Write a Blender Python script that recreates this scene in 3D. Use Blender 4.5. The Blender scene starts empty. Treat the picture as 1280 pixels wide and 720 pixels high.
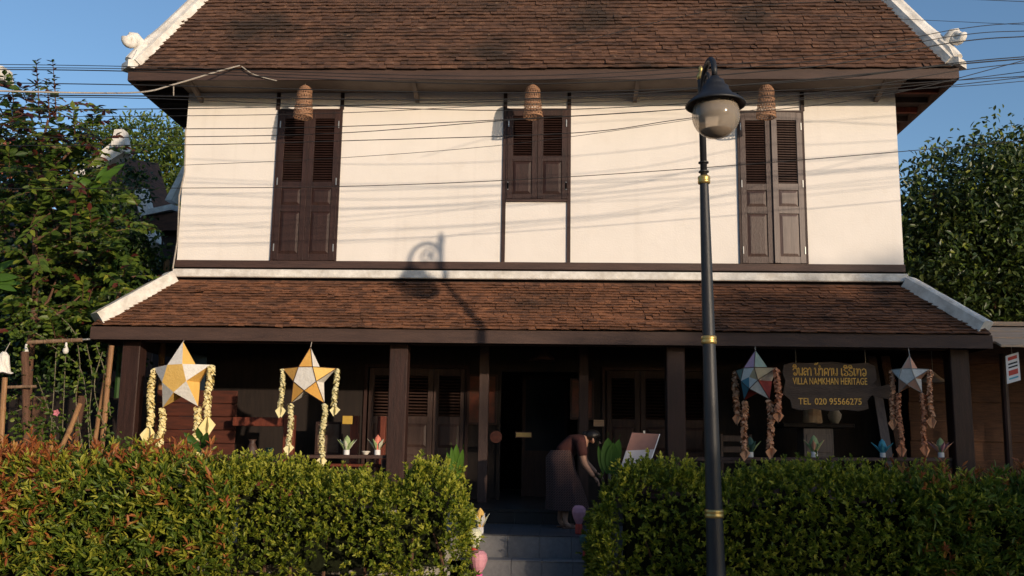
import bpy, bmesh, math, random
import numpy as np
from mathutils import Vector, Matrix
R = math.radians
rnd = random.Random(7)
nr = np.random.default_rng(11)
sc = bpy.context.scene
col = sc.collection

# ------------------------------------------------------------------ camera
F_PX, YAW, PITCH, ROLL = 1190.0, .0466, .1627, .0154
CAM = np.array([0.0, -13.8, 1.65])
_f = np.array([-math.sin(YAW)*math.cos(PITCH), math.cos(YAW)*math.cos(PITCH), math.sin(PITCH)])
_r0 = np.array([math.cos(YAW), math.sin(YAW), 0.0])
_u0 = np.cross(_r0, _f)
_r = _r0*math.cos(ROLL) + _u0*math.sin(ROLL)
_u = _u0*math.cos(ROLL) - _r0*math.sin(ROLL)
cam_d = bpy.data.cameras.new('camera')
cam = bpy.data.objects.new('camera', cam_d)
col.objects.link(cam)
cam_d.sensor_width = 36.0
cam_d.lens = 36.0*F_PX/1280.0
cam_d.clip_end = 2000
cam.matrix_world = Matrix(((_r[0], _u[0], -_f[0], CAM[0]), (_r[1], _u[1], -_f[1], CAM[1]), (_r[2], _u[2], -_f[2], CAM[2]), (0, 0, 0, 1)))
sc.camera = cam

def at(px, py, Y):
    """world point seen at a photo pixel (1280x720) on the vertical plane y = Y (survey helper)"""
    d = _f + _r*(px-640)/F_PX + _u*(360-py)/F_PX
    t = (Y-CAM[1])/d[1]
    return Vector(CAM + t*d)

# ------------------------------------------------------------------ sky, sun, exposure
SUN_T, SUN_E = .813, .235                    # sideways / downward shift of a shadow per metre of depth
SUN = Vector((SUN_T, -1.0, SUN_E)).normalized()
EL = math.asin(SUN.z)
AZ = math.atan2(SUN.x, SUN.y)
w = bpy.data.worlds.new('World'); sc.world = w; w.use_nodes = True
nt = w.node_tree
bg = nt.nodes['Background']
sky = nt.nodes.new('ShaderNodeTexSky'); sky.sky_type = 'NISHITA'; sky.sun_disc = False
sky.sun_elevation = EL; sky.sun_rotation = AZ
sky.altitude = 300; sky.air_density = 1.0; sky.dust_density = 1.0; sky.ozone_density = 2.8
nt.links.new(sky.outputs[0], bg.inputs[0])
bg.inputs[1].default_value = .11
sd = bpy.data.lights.new('sun', 'SUN'); sd.energy = 2.32; sd.angle = R(.85); sd.color = (1.0, .81, .60)
so = bpy.data.objects.new('sun', sd); col.objects.link(so)
so.rotation_euler = SUN.to_track_quat('Z', 'Y').to_euler(); so.location = (10, -14, 12)
sc.view_settings.view_transform = 'Standard'; sc.view_settings.look = 'None'
sc.view_settings.exposure = .75; sc.view_settings.gamma = 1.0
sc.view_settings.use_curve_mapping = False

# ------------------------------------------------------------------ materials
def new_mat(name):
    m = bpy.data.materials.new(name); m.use_nodes = True
    return m, m.node_tree, m.node_tree.nodes['Principled BSDF']

def pm(name, c1, c2=None, scale=6, rough=.7, bump=0.0, bscale=None, stretch=(1, 1, 1), island=0.0, metal=0.0, spec=.3, c3=None, detail=5):
    """two or three colours mixed by object-space noise, optional per-piece variation and bump"""
    m, t, b = new_mat(name)
    N, L = t.nodes, t.links
    b.inputs['Roughness'].default_value = rough; b.inputs['Metallic'].default_value = metal
    b.inputs['Specular IOR Level'].default_value = spec
    if c2 is None: c2 = tuple(x*.8 for x in c1)
    tc = N.new('ShaderNodeTexCoord'); mp = N.new('ShaderNodeMapping')
    mp.inputs['Scale'].default_value = stretch
    L.new(tc.outputs['Object'], mp.inputs[0])
    n = N.new('ShaderNodeTexNoise'); n.inputs['Scale'].default_value = scale; n.inputs['Detail'].default_value = detail
    n.inputs['Roughness'].default_value = .62
    L.new(mp.outputs[0], n.inputs[0])
    r = N.new('ShaderNodeValToRGB')
    r.color_ramp.elements[0].position = .32; r.color_ramp.elements[1].position = .68
    r.color_ramp.elements[0].color = (*c2, 1); r.color_ramp.elements[1].color = (*c1, 1)
    if c3:
        e = r.color_ramp.elements.new(.82); e.color = (*c3, 1)
    fac = n.outputs[0]
    if island:
        g = N.new('ShaderNodeNewGeometry'); mm = N.new('ShaderNodeMath'); mm.operation = 'MULTIPLY_ADD'
        L.new(g.outputs['Random Per Island'], mm.inputs[0]); mm.inputs[1].default_value = island
        ad = N.new('ShaderNodeMath'); ad.operation = 'SUBTRACT'; ad.inputs[1].default_value = island*.5
        L.new(n.outputs[0], mm.inputs[2]); L.new(mm.outputs[0], ad.inputs[0]); fac = ad.outputs[0]
    L.new(fac, r.inputs[0]); L.new(r.outputs[0], b.inputs['Base Color'])
    if bump:
        n2 = N.new('ShaderNodeTexNoise'); n2.inputs['Scale'].default_value = bscale or scale*4; n2.inputs['Detail'].default_value = 6
        L.new(mp.outputs[0], n2.inputs[0])
        bp = N.new('ShaderNodeBump'); bp.inputs['Strength'].default_value = bump; bp.inputs['Distance'].default_value = .02
        L.new(n2.outputs[0], bp.inputs['Height']); L.new(bp.outputs[0], b.inputs['Normal'])
    return m

def stain(m, col_, scale, lo, hi, amt, stretch=(1, 1, 1)):
    t = m.node_tree; N, L = t.nodes, t.links; b = N['Principled BSDF']; src = b.inputs['Base Color'].links[0].from_socket
    tc = N.new('ShaderNodeTexCoord'); mp = N.new('ShaderNodeMapping'); mp.inputs['Scale'].default_value = stretch; n = N.new('ShaderNodeTexNoise'); n.inputs['Scale'].default_value = scale; n.inputs['Detail'].default_value = 9
    r = N.new('ShaderNodeMapRange'); r.inputs[1].default_value = lo; r.inputs[2].default_value = hi; r.inputs[4].default_value = amt
    mx = N.new('ShaderNodeMix'); mx.data_type = 'RGBA'; mx.inputs[7].default_value = (*col_, 1)
    L.new(tc.outputs['Object'], mp.inputs[0]); L.new(mp.outputs[0], n.inputs[0]); L.new(n.outputs[0], r.inputs[0]); L.new(r.outputs[0], mx.inputs[0]); L.new(src, mx.inputs[6]); L.new(mx.outputs[2], b.inputs['Base Color'])

def leaf_mat(name, ca, cb, cc=None, trans=.25, rough=.45):
    m, t, b = new_mat(name)
    N, L = t.nodes, t.links
    g = N.new('ShaderNodeNewGeometry'); r = N.new('ShaderNodeValToRGB')
    r.color_ramp.elements[0].color = (*ca, 1); r.color_ramp.elements[1].color = (*cb, 1)
    if cc:
        r.color_ramp.elements[1].position = .75
        e = r.color_ramp.elements.new(1.0); e.color = (*cc, 1)
    L.new(g.outputs['Random Per Island'], r.inputs[0])
    L.new(r.outputs[0], b.inputs['Base Color']); b.inputs['Roughness'].default_value = rough
    b.inputs['Specular IOR Level'].default_value = .35
    tr = N.new('ShaderNodeBsdfTranslucent'); L.new(r.outputs[0], tr.inputs[0])
    mx = N.new('ShaderNodeMixShader'); mx.inputs[0].default_value = trans
    L.new(b.outputs[0], mx.inputs[1]); L.new(tr.outputs[0], mx.inputs[2])
    L.new(mx.outputs[0], N['Material Output'].inputs[0])
    return m

M = {}
def plaster_mat():
    m = pm('plaster', (.80, .742, .688), (.745, .69, .635), 1.4, .9, .14, 40); t = m.node_tree; N, L = t.nodes, t.links
    b = N['Principled BSDF']; src = b.inputs['Base Color'].links[0].from_socket
    tc = N.new('ShaderNodeTexCoord'); prev = src
    for sc_, st, lo, hi, colr, amt in ((1.0, (7, 7, .35), .56, .80, (.52, .46, .40), .20), (3.0, (1, 1, 1), .60, .78, (.64, .56, .48), .30)):
        mp = N.new('ShaderNodeMapping'); mp.inputs['Scale'].default_value = st; n = N.new('ShaderNodeTexNoise'); n.inputs['Scale'].default_value = sc_; n.inputs['Detail'].default_value = 8
        r = N.new('ShaderNodeMapRange'); r.inputs[1].default_value = lo; r.inputs[2].default_value = hi; r.inputs[4].default_value = amt
        mx = N.new('ShaderNodeMix'); mx.data_type = 'RGBA'; mx.inputs[7].default_value = (*colr, 1)
        L.new(tc.outputs['Object'], mp.inputs[0]); L.new(mp.outputs[0], n.inputs[0]); L.new(n.outputs[0], r.inputs[0]); L.new(r.outputs[0], mx.inputs[0]); L.new(prev, mx.inputs[6]); prev = mx.outputs[2]
    L.new(prev, b.inputs['Base Color']); return m
M['plaster'] = plaster_mat()
M['white_lime'] = pm('white_lime', (.80, .77, .72), (.50, .46, .41), 6, .88, .3, 30, detail=9)
M['timber'] = pm('timber', (.046, .021, .017), (.024, .012, .010), 3, .5, .25, 24, (8, 8, .8), spec=.25)
M['timber_mid'] = pm('timber_mid', (.075, .042, .034), (.042, .023, .019), 3, .45, .25, 24, (8, 8, .8), spec=.35)
M['timber_h'] = pm('timber_h', (.078, .042, .033), (.044, .024, .019), 3, .55, .25, 24, (.8, 8, 8), spec=.35)
M['timber_grey'] = pm('timber_grey', (.13, .088, .075), (.070, .044, .037), 3, .42, .06, 24, (14, 14, .6), spec=.5)
M['timber_red'] = pm('timber_red', (.17, .040, .020), (.085, .020, .012), 3, .5, .2, 24, (6, 6, .9), spec=.35)
M['fascia'] = pm('fascia', (.078, .045, .035), (.046, .027, .022), 1.8, .62, .2, 22, (.9, 6, 6))
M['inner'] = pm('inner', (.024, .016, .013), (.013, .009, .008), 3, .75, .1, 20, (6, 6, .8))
M['inner_red'] = pm('inner_red', (.10, .026, .014), (.045, .014, .009), 3, .65, .1, 20, (1, 6, 6))
M['tile'] = pm('tile', (.165, .082, .050), (.056, .031, .023), 9, .9, .6, 90, (.4, 1.8, 1.8), island=.16, c3=(.34, .19, .115), detail=8)
M['tile_low'] = pm('tile_low', (.28, .12, .060), (.085, .042, .028), 9, .9, .6, 90, (.4, 1.8, 1.8), island=.18, c3=(.40, .17, .08), detail=8)
stain(M['tile'], (.030, .024, .019), 1.1, .50, .66, .75, (.8, 1, 1)); stain(M['tile'], (.32, .20, .13), 14, .66, .74, .7, (.5, 1, 1))
stain(M['tile_low'], (.036, .026, .020), 1.3, .52, .68, .7, (.8, 1, 1)); stain(M['tile_low'], (.44, .19, .085), 14, .66, .74, .7, (.5, 1, 1))
M['under'] = pm('under', (.055, .032, .025), (.025, .016, .013), 4, .85)
M['soffit'] = pm('soffit', (.17, .135, .112), (.12, .095, .08), 3, .85)
M['stone_tile'] = pm('stone_tile', (.20, .20, .21), (.155, .155, .165), 22, .45, .08, 60, island=.05)
M['granite'] = pm('granite', (.10, .10, .11), (.045, .045, .05), 90, .42, detail=2)
M['grout'] = pm('grout', (.22, .21, .20), None, 20, .9)
M['floor'] = pm('floor', (.038, .034, .033), (.026, .023, .022), 6, .3)
M['concrete'] = pm('concrete', (.36, .34, .31), (.25, .23, .21), 4, .9, .3, 50)
M['asphalt'] = pm('asphalt', (.062, .060, .058), (.042, .041, .040), 30, .9, .3, 200)
M['soil'] = pm('soil', (.085, .052, .034), (.045, .028, .019), 14, .95, .5, 60)
M['paving'] = pm('paving', (.30, .27, .24), (.22, .20, .18), 8, .9, .2, 60)
M['brick'] = pm('brick', (.28, .105, .065), (.18, .07, .045), 9, .9, .3, 60)
M['iron'] = pm('iron', (.021, .022, .027), (.014, .015, .018), 5, .5, .12, 70, (1, 1, .4), spec=.4, c3=(.04, .038, .036))
M['gold'] = pm('gold', (.62, .44, .16), (.42, .29, .10), 10, .38, .05, 60, metal=.75)
M['bamboo'] = pm('bamboo', (.34, .185, .085), (.22, .11, .05), 4, .55, .15, 20, (6, 6, .8))
M['rattan'] = pm('rattan', (.42, .23, .13), (.20, .10, .055), 16, .65, .1, 60)
M['branch'] = pm('branch', (.26, .17, .105), (.15, .09, .055), 8, .8, .3, 40)
M['bark'] = pm('bark', (.15, .075, .045), (.08, .042, .028), 6, .85, .5, 30, (4, 4, 1))
M['vine'] = pm('vine', (.20, .17, .11), (.11, .095, .06), 8, .7)
M['cable'] = pm('cable', (.022, .021, .022), None, 10, .6)
M['cable_pale'] = pm('cable_pale', (.42, .37, .31), (.30, .26, .22), 10, .6)
M['paper_w'] = pm('paper_w', (.80, .76, .70), (.68, .64, .57), 18, .8, .45, 30)
M['paper_y'] = pm('paper_y', (.82, .52, .15), (.76, .46, .12), 7, .75, .45, 30)
M['paper_o'] = pm('paper_o', (.80, .44, .11), (.72, .37, .08), 7, .75, .45, 30)
M['garl_y'] = pm('garl_y', (.84, .73, .40), (.76, .63, .28), 12, .8, island=.5)
M['garl_g'] = pm('garl_g', (.76, .70, .42), (.66, .58, .30), 12, .8, island=.5)
M['garl_p'] = pm('garl_p', (.78, .43, .24), (.60, .29, .15), 12, .8, island=.6)
M['garl_o'] = pm('garl_o', (.72, .33, .17), (.56, .22, .11), 12, .8, island=.5)
M['pink'] = pm('pink', (.66, .40, .50), None, 12, .7)
M['green_p'] = pm('green_p', (.28, .36, .30), None, 12, .7)
M['tan_p'] = pm('tan_p', (.62, .46, .26), None, 12, .7)
M['teal_p'] = pm('teal_p', (.10, .27, .34), None, 12, .7)
M['red_p'] = pm('red_p', (.33, .05, .035), None, 12, .7)
M['peach'] = pm('peach', (.66, .36, .24), (.58, .30, .20), 12, .7)
M['frame_d'] = pm('frame_d', (.07, .03, .02), None, 12, .6)
M['sign_wood'] = pm('sign_wood', (.092, .060, .044), (.045, .029, .022), 2.2, .55, .35, 16, (1, 4, 4))
M['letter'] = pm('letter', (.80, .50, .12), (.66, .38, .08), 9, .45, metal=.2)
M['menu_b'] = pm('menu_b', (.24, .12, .095), None, 8, .4)
M['menu_g'] = pm('menu_g', (.42, .40, .42), (.36, .34, .36), 8, .5)
M['cup'] = pm('cup', (.78, .76, .75), (.68, .66, .66), 12, .6)
M['magenta'] = pm('magenta', (.62, .09, .30), None, 12, .6)
M['paper_pink'] = pm('paper_pink', (.62, .30, .36), (.50, .22, .28), 12, .7)
M['paper_red'] = pm('paper_red', (.55, .07, .05), None, 12, .6)
M['paper_coral'] = pm('paper_coral', (.72, .24, .17), (.60, .18, .12), 12, .7)
M['paper_blue'] = pm('paper_blue', (.10, .42, .52), (.06, .30, .42), 12, .7)
M['paper_green'] = pm('paper_green', (.34, .42, .20), (.24, .32, .14), 12, .7)
M['paper_pale'] = pm('paper_pale', (.60, .60, .46), (.48, .50, .36), 12, .7)
M['paper_dark'] = pm('paper_dark', (.05, .12, .10), None, 12, .7)
M['plaque'] = pm('plaque', (.55, .36, .07), (.45, .28, .05), 12, .5)
M['plaque_shaded'] = pm('plaque_shaded', (.22, .16, .06), None, 12, .5)  # darker plaque colour with the doorway shade put into it
M['pane'] = pm('pane', (.018, .021, .026), None, 3, .5, spec=.15)
M['picture_a'] = pm('picture_a', (.17, .045, .025), (.05, .03, .02), 5, .5)
M['picture_b'] = pm('picture_b', (.16, .12, .09), (.07, .03, .02), 5, .5)
M['steel'] = pm('steel', (.5, .48, .45), None, 10, .4, metal=.6)
M['skin'] = pm('skin', (.36, .20, .135), (.31, .165, .11), 8, .55)
M['hair'] = pm('hair', (.012, .010, .009), None, 20, .4, .3, 60)
M['blouse'] = pm('blouse', (.060, .017, .014), (.038, .012, .010), 9, .85, .2, 40)
M['sandal'] = pm('sandal', (.16, .08, .05), None, 10, .6)
M['weave'] = pm('weave', (.13, .058, .028), (.06, .026, .014), 5, .75, .4, 30, (1, 1, 9))
M['awning'] = pm('awning', (.60, .42, .28), (.46, .30, .19), 3, .7, .2, 20, (.6, 6, 6))
M['far_roof'] = pm('far_roof', (.15, .07, .045), (.07, .04, .03), 4, .9, .4, 30, (1, 1, 5))
M['far_roof_red'] = pm('far_roof_red', (.38, .12, .06), (.28, .085, .04), 4, .9, .4, 30)
M['bulb'] = pm('bulb', (.75, .72, .66), None, 10, .3)
M['ceramic'] = pm('ceramic', (.74, .68, .60), None, 10, .3)

# skirt: fine diagonal woven pattern
def skirt_mat():
    m, t, b = new_mat('skirt_cloth'); N, L = t.nodes, t.links
    tc = N.new('ShaderNodeTexCoord'); mp = N.new('ShaderNodeMapping'); mp.inputs['Rotation'].default_value = (0, R(45), 0)
    L.new(tc.outputs['Object'], mp.inputs[0])
    br = N.new('ShaderNodeTexBrick'); br.inputs['Scale'].default_value = 11; br.offset = .5
    br.inputs['Color1'].default_value = (.030, .010, .009, 1); br.inputs['Color2'].default_value = (.015, .005, .005, 1)
    br.inputs['Mortar'].default_value = (.10, .055, .048, 1); br.inputs['Mortar Size'].default_value = .035
    sx = N.new('ShaderNodeSeparateXYZ'); cx = N.new('ShaderNodeCombineXYZ')
    L.new(mp.outputs[0], sx.inputs[0]); L.new(sx.outputs[0], cx.inputs[0]); L.new(sx.outputs[2], cx.inputs[1])
    L.new(cx.outputs[0], br.inputs[0]); L.new(br.outputs[0], b.inputs['Base Color'])
    b.inputs['Roughness'].default_value = .9
    return m
M['skirt'] = skirt_mat()

def globe_mat():
    m, t, b = new_mat('globe_glass'); N, L = t.nodes, t.links
    b.inputs['Base Color'].default_value = (.52, .43, .34, 1); b.inputs['Roughness'].default_value = .12
    b.inputs['Specular IOR Level'].default_value = .6
    tp = N.new('ShaderNodeBsdfTransparent'); tp.inputs[0].default_value = (.82, .78, .73, 1)
    mx = N.new('ShaderNodeMixShader'); mx.inputs[0].default_value = .42
    L.new(tp.outputs[0], mx.inputs[1]); L.new(b.outputs[0], mx.inputs[2]); L.new(mx.outputs[0], N['Material Output'].inputs[0])
    return m
M['globe'] = globe_mat()

M['lf_syz'] = leaf_mat('lf_syz', (.050, .095, .012), (.145, .205, .024), (.28, .29, .035), .38)
M['lf_red'] = leaf_mat('lf_red', (.25, .062, .022), (.36, .13, .035), (.40, .23, .05), .3)
M['lf_mur'] = leaf_mat('lf_mur', (.060, .100, .010), (.185, .235, .020), (.33, .35, .040), .45)
M['lf_new'] = leaf_mat('lf_new', (.28, .31, .025), (.46, .45, .06), None, .45)
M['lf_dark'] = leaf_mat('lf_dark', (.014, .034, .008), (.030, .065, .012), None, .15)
M['lf_tree'] = leaf_mat('lf_tree', (.040, .082, .012), (.11, .165, .022), (.19, .23, .03), .4)
M['lf_maroon'] = leaf_mat('lf_maroon', (.045, .012, .010), (.13, .030, .020), (.10, .10, .03), .3)
M['lf_far'] = leaf_mat('lf_far', (.050, .085, .014), (.12, .165, .028), None, .35)
M['lf_right'] = leaf_mat('lf_right', (.018, .036, .008), (.045, .070, .014), (.085, .105, .022), .2, .38)
M['lf_banana'] = leaf_mat('lf_banana', (.06, .14, .02), (.12, .24, .03), None, .4)
M['lf_deep'] = leaf_mat('lf_deep', (.025, .075, .016), (.06, .14, .025), None, .35)
M['core_shade'] = pm('core_shade', (.016, .020, .009), (.008, .009, .005), 20, .95, spec=.05)  # near-black green painting the shade inside the hedges
M['blossom'] = pm('blossom', (.62, .20, .24), None, 20, .7)

# ------------------------------------------------------------------ mesh helpers
class MB:
    def __init__(s): s.v = []; s.f = []; s.m = []
    def add(s, vs, fs, mi=0):
        o = len(s.v); s.v += [tuple(p) for p in vs]
        for f in fs: s.f.append([i+o for i in f]); s.m.append(mi)
    def box(s, x0, x1, y0, y1, z0, z1, mi=0):
        s.add([(x0,y0,z0),(x1,y0,z0),(x1,y1,z0),(x0,y1,z0),(x0,y0,z1),(x1,y0,z1),(x1,y1,z1),(x0,y1,z1)],
              [(0,3,2,1),(4,5,6,7),(0,1,5,4),(1,2,6,5),(2,3,7,6),(3,0,4,7)], mi)
    def bbox(s, x0, x1, y0, y1, z0, z1, b=.008, mi=0):
        """box with chamfered long edges, seen as a softer arris"""
        pts = []
        for z, i in ((z0, b), (z0+b, 0), (z1-b, 0), (z1, b)):
            for x, y in ((x0+i+b, y0+i), (x1-i-b, y0+i), (x1-i, y0+i+b), (x1-i, y1-i-b), (x1-i-b, y1-i), (x0+i+b, y1-i), (x0+i, y1-i-b), (x0+i, y0+i+b)):
                pts.append((x, y, z))
        fs = [tuple(range(7, -1, -1)), tuple(range(24, 32))]
        for k in range(3):
            for j in range(8):
                a = k*8+j; c = k*8+(j+1) % 8
                fs.append((a, c, c+8, a+8))
        s.add(pts, fs, mi)
    def prism(s, poly, h, mi=0, close=True):
        """poly: list of 3D points (front, ccw seen from front); h: extrusion vector"""
        n = len(poly); h = Vector(h)
        vs = [Vector(p) for p in poly] + [Vector(p)+h for p in poly]
        fs = [tuple(range(n)), tuple(range(2*n-1, n-1, -1))]
        for i in range(n): j = (i+1) % n; fs.append((j, i, i+n, j+n))
        s.add(vs, fs, mi)
    def tube(s, pts, r, n=8, mi=0, caps=True):
        pts = [Vector(p) for p in pts]
        rs = r if isinstance(r, (list, tuple)) else [r]*len(pts)
        vs = []; fs = []
        t0 = (pts[1]-pts[0]).normalized()
        a = t0.orthogonal().normalized()
        for i, p in enumerate(pts):
            t = (pts[min(i+1, len(pts)-1)]-pts[max(i-1, 0)])
            t = t.normalized() if t.length > 1e-9 else t0
            a = (a - t*a.dot(t)); a = a.normalized() if a.length > 1e-6 else t.orthogonal().normalized()
            b = t.cross(a)
            for k in range(n):
                q = 2*math.pi*k/n
                vs.append(p + (a*math.cos(q)+b*math.sin(q))*rs[i])
        for i in range(len(pts)-1):
            for k in range(n):
                k2 = (k+1) % n
                fs.append((i*n+k, i*n+k2, (i+1)*n+k2, (i+1)*n+k))
        if caps: fs.append(tuple(range(n-1, -1, -1))); fs.append(tuple(range((len(pts)-1)*n, len(pts)*n)))
        s.add(vs, fs, mi)
    def lathe(s, prof, c=(0, 0, 0), n=20, mi=0, caps=True):
        vs = []; fs = []
        for r, z in prof:
            for k in range(n):
                q = 2*math.pi*k/n
                vs.append((c[0]+r*math.cos(q), c[1]+r*math.sin(q), c[2]+z))
        for i in range(len(prof)-1):
            for k in range(n):
                k2 = (k+1) % n
                fs.append((i*n+k, i*n+k2, (i+1)*n+k2, (i+1)*n+k))
        if caps: fs.append(tuple(range(n-1, -1, -1))); fs.append(tuple(range((len(prof)-1)*n, len(prof)*n)))
        s.add(vs, fs, mi)
    def sphere(s, c, r, n=12, m=8, mi=0, sc3=(1, 1, 1)):
        prof = []
        vs = []; fs = []
        for i in range(m+1):
            a = math.pi*i/m
            for k in range(n):
                q = 2*math.pi*k/n
                rr = max(math.sin(a), 1e-3)
                vs.append((c[0]+r*sc3[0]*rr*math.cos(q), c[1]+r*sc3[1]*rr*math.sin(q), c[2]-r*sc3[2]*math.cos(a)))
        for i in range(m):
            for k in range(n):
                k2 = (k+1) % n
                fs.append((i*n+k, i*n+k2, (i+1)*n+k2, (i+1)*n+k))
        s.add(vs, fs, mi)
    def mesh(s, name, mats, org=(0, 0, 0), smooth=False):
        me = bpy.data.meshes.new(name)
        o = Vector(org)
        me.from_pydata([Vector(p)-o for p in s.v], [], s.f)
        for m in (mats if isinstance(mats, (list, tuple)) else [mats]): me.materials.append(M[m])
        me.polygons.foreach_set('material_index', s.m)
        if smooth: me.polygons.foreach_set('use_smooth', [True]*len(s.f))
        me.update()
        return me
    def build(s, name, mats, parent=None, loc=None, smooth=False, kind=None):
        org = ORG.get(parent.name, Vector()) if parent else Vector(loc or (0, 0, 0))
        o = link(name, s.mesh(name, mats, org, smooth), parent)
        if not parent: o.location = org
        ORG[o.name] = Vector(org)
        if kind: o['kind'] = kind
        return o

ORG = {}
def link(name, data, parent=None):
    o = bpy.data.objects.new(name, data); col.objects.link(o)
    if parent: o.parent = parent
    return o
def thing(name, loc, label, cat, group=None):
    o = link(name, None); o.location = loc; ORG[o.name] = Vector(loc)
    o.empty_display_size = .1
    return tag(o, label, cat, group)
def tag(o, label=None, cat=None, group=None, kind=None):
    if label: o['label'] = label
    if cat: o['category'] = cat
    if group: o['group'] = group
    if kind: o['kind'] = kind
    return o
def copy_tree(o, parent=None):
    c = o.copy(); col.objects.link(c); c.parent = parent
    for ch in o.children: copy_tree(ch, c)
    return c
def unit(a): return a/np.maximum(np.linalg.norm(a, axis=-1, keepdims=True), 1e-9)

def leaf_mesh(name, P, D, N, L, W, mi, mats, org=(0, 0, 0), fold=.18, droop=.12):
    """many small folded leaves as one mesh: P base, D axis, N rough face normal"""
    n = len(P); L = np.broadcast_to(np.asarray(L, float), (n,))[:, None]; W = np.broadcast_to(np.asarray(W, float), (n,))[:, None]
    D = unit(D); S = unit(np.cross(D, N)); U = np.cross(S, D)
    down = np.array([0, 0, -1.0])
    V = np.zeros((n, 6, 3))
    V[:, 0] = P
    V[:, 1] = P + D*L*.33 - S*W*.5 + U*W*fold
    V[:, 2] = P + D*L*.70 - S*W*.38 + U*W*fold + down*L*droop*.5
    V[:, 3] = P + D*L + down*L*droop
    V[:, 4] = P + D*L*.70 + S*W*.38 + U*W*fold + down*L*droop*.5
    V[:, 5] = P + D*L*.33 + S*W*.5 + U*W*fold
    V = V.reshape(-1, 3) - np.array(org)
    base = (np.arange(n)*6)[:, None]
    idx = (base + np.array([0, 3, 2, 1, 0, 5, 4, 3])[None, :]).reshape(-1)
    me = bpy.data.meshes.new(name)
    me.vertices.add(n*6); me.vertices.foreach_set('co', V.reshape(-1))
    me.loops.add(n*8); me.loops.foreach_set('vertex_index', idx.astype(np.int32))
    me.polygons.add(n*2); me.polygons.foreach_set('loop_start', (np.arange(n*2)*4).astype(np.int32))
    try: me.polygons.foreach_set('loop_total', np.full(n*2, 4, np.int32))
    except Exception: pass
    me.polygons.foreach_set('material_index', np.repeat(np.broadcast_to(np.asarray(mi), (n,)), 2).astype(np.int32))
    for m in mats: me.materials.append(M[m])
    me.update(calc_edges=True); me.validate()
    return me

# ------------------------------------------------------------------ the setting
def sheet(name, x0, x1, y0, y1, z, mat):
    mb = MB(); mb.add([(x0, y0, z), (x1, y0, z), (x1, y1, z), (x0, y1, z)], [(0, 1, 2, 3)])
    o = mb.build(name, mat); o['kind'] = 'structure'; return o
sheet('ground', -500, 500, -300, 600, -.12, 'soil')
sheet('road', -200, 200, -16.5, -7.2, -.09, 'asphalt')
mb = MB(); mb.box(-60, 60, -7.2, -7.05, -.3, .03); o = mb.build('kerb', 'concrete'); o['kind'] = 'structure'
mb = MB(); mb.box(-60, 60, -7.05, -3.75, -.3, .022); o = mb.build('pavement', 'paving'); o['kind'] = 'structure'
mb = MB(); mb.box(-60, 60, -23, -16.5, -.3, .03); o = mb.build('pavement', 'paving'); o['kind'] = 'structure'
mb = MB(); mb.box(-9, -1.45, -3.62, -2.47, -.3, .13); o = mb.build('garden_soil', 'soil'); o['kind'] = 'structure'
mb = MB(); mb.box(.95, 9, -3.62, -2.47, -.3, .13); o = mb.build('garden_soil', 'soil'); o['kind'] = 'structure'

# brick edging of the planting beds
def edging(x0, x1, label):
    t = thing('brick_edging', ((x0+x1)/2, -3.68, 0), label, 'edging')
    b = MB(); b.bbox(-.105, .105, -.05, .05, -.2, .165, .01); me = b.mesh('brick', 'brick')
    x = x0+.11
    while x < x1-.1:
        o = link('brick', me, t); o.location = (x-(x0+x1)/2, rnd.uniform(-.006, .006), rnd.uniform(-.012, .008)); o.rotation_euler = (0, rnd.uniform(-.02, .02), rnd.uniform(-.02, .02))
        x += .222
edging(-8.0, -1.05, 'red brick edging along the foot of the red-tipped and lime hedges')
edging(.5, 8.0, 'red brick edging along the foot of the hedges behind the lamp post')
mb = MB(); mb.bbox(-8, -1.02, -2.46, -2.30, -.2, .47, .015)
tag(mb.build('garden_wall', 'concrete', loc=(-4.5, -2.4, 0)), 'low pale concrete wall behind the lime green hedge beside the steps', 'wall')
mb = MB(); mb.bbox(.80, 8, -2.46, -2.30, -.2, .47, .015)
tag(mb.build('garden_wall', 'concrete', loc=(4.5, -2.4, 0)), 'low concrete wall behind the shaded hedge with the lamp post', 'wall')

# ------------------------------------------------------------------ the house
XL, XR = -5.687, 5.038
house = thing('house', (0, 0, 0), 'two storey white plastered house with dark timber and brown tiled hipped roofs', 'house')

# upper walls with real openings behind the shutters
OPEN = [(-4.235, -3.30, 4.31, 6.64), (-.745, .16, 5.27, 6.66), (2.715, 3.64, 4.31, 6.62)]
mb = MB()
xs = [XL] + [v for o in OPEN for v in o[:2]] + [XR]
for i in range(0, len(xs), 2): mb.box(xs[i], xs[i+1], 0, .18, 4.30, 7.2)
for x0, x1, z0, z1 in OPEN:
    mb.box(x0, x1, 0, .18, z1, 7.2)
    if z0 > 4.4: mb.box(x0, x1, 0, .18, 4.30, z0)
mb.box(XL, XL+.18, .18, 4.6, 4.3, 7.2); mb.box(XR-.18, XR, .18, 4.6, 4.3, 7.2); mb.box(XL, XR, 4.6, 4.75, 4.3, 7.2)
mb.build('upper_wall', 'plaster', house)
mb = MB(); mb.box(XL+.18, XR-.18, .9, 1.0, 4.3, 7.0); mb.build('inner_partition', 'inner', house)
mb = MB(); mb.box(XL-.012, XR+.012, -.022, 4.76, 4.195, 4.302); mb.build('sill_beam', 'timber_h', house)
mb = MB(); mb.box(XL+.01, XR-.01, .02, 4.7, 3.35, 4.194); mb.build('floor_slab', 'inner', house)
for x, z0, z1 in ((-4.275, 6.66, 6.99), (-3.285, 6.66, 6.99), (-.785, 4.303, 6.99), (.182, 4.303, 6.99), (2.69, 6.63, 6.99), (3.662, 6.63, 6.99)):
    mb = MB(); mb.box(x-.028, x+.028, -.020, .05, z0, z1); mb.build('timber_stud', 'timber', house)
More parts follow.
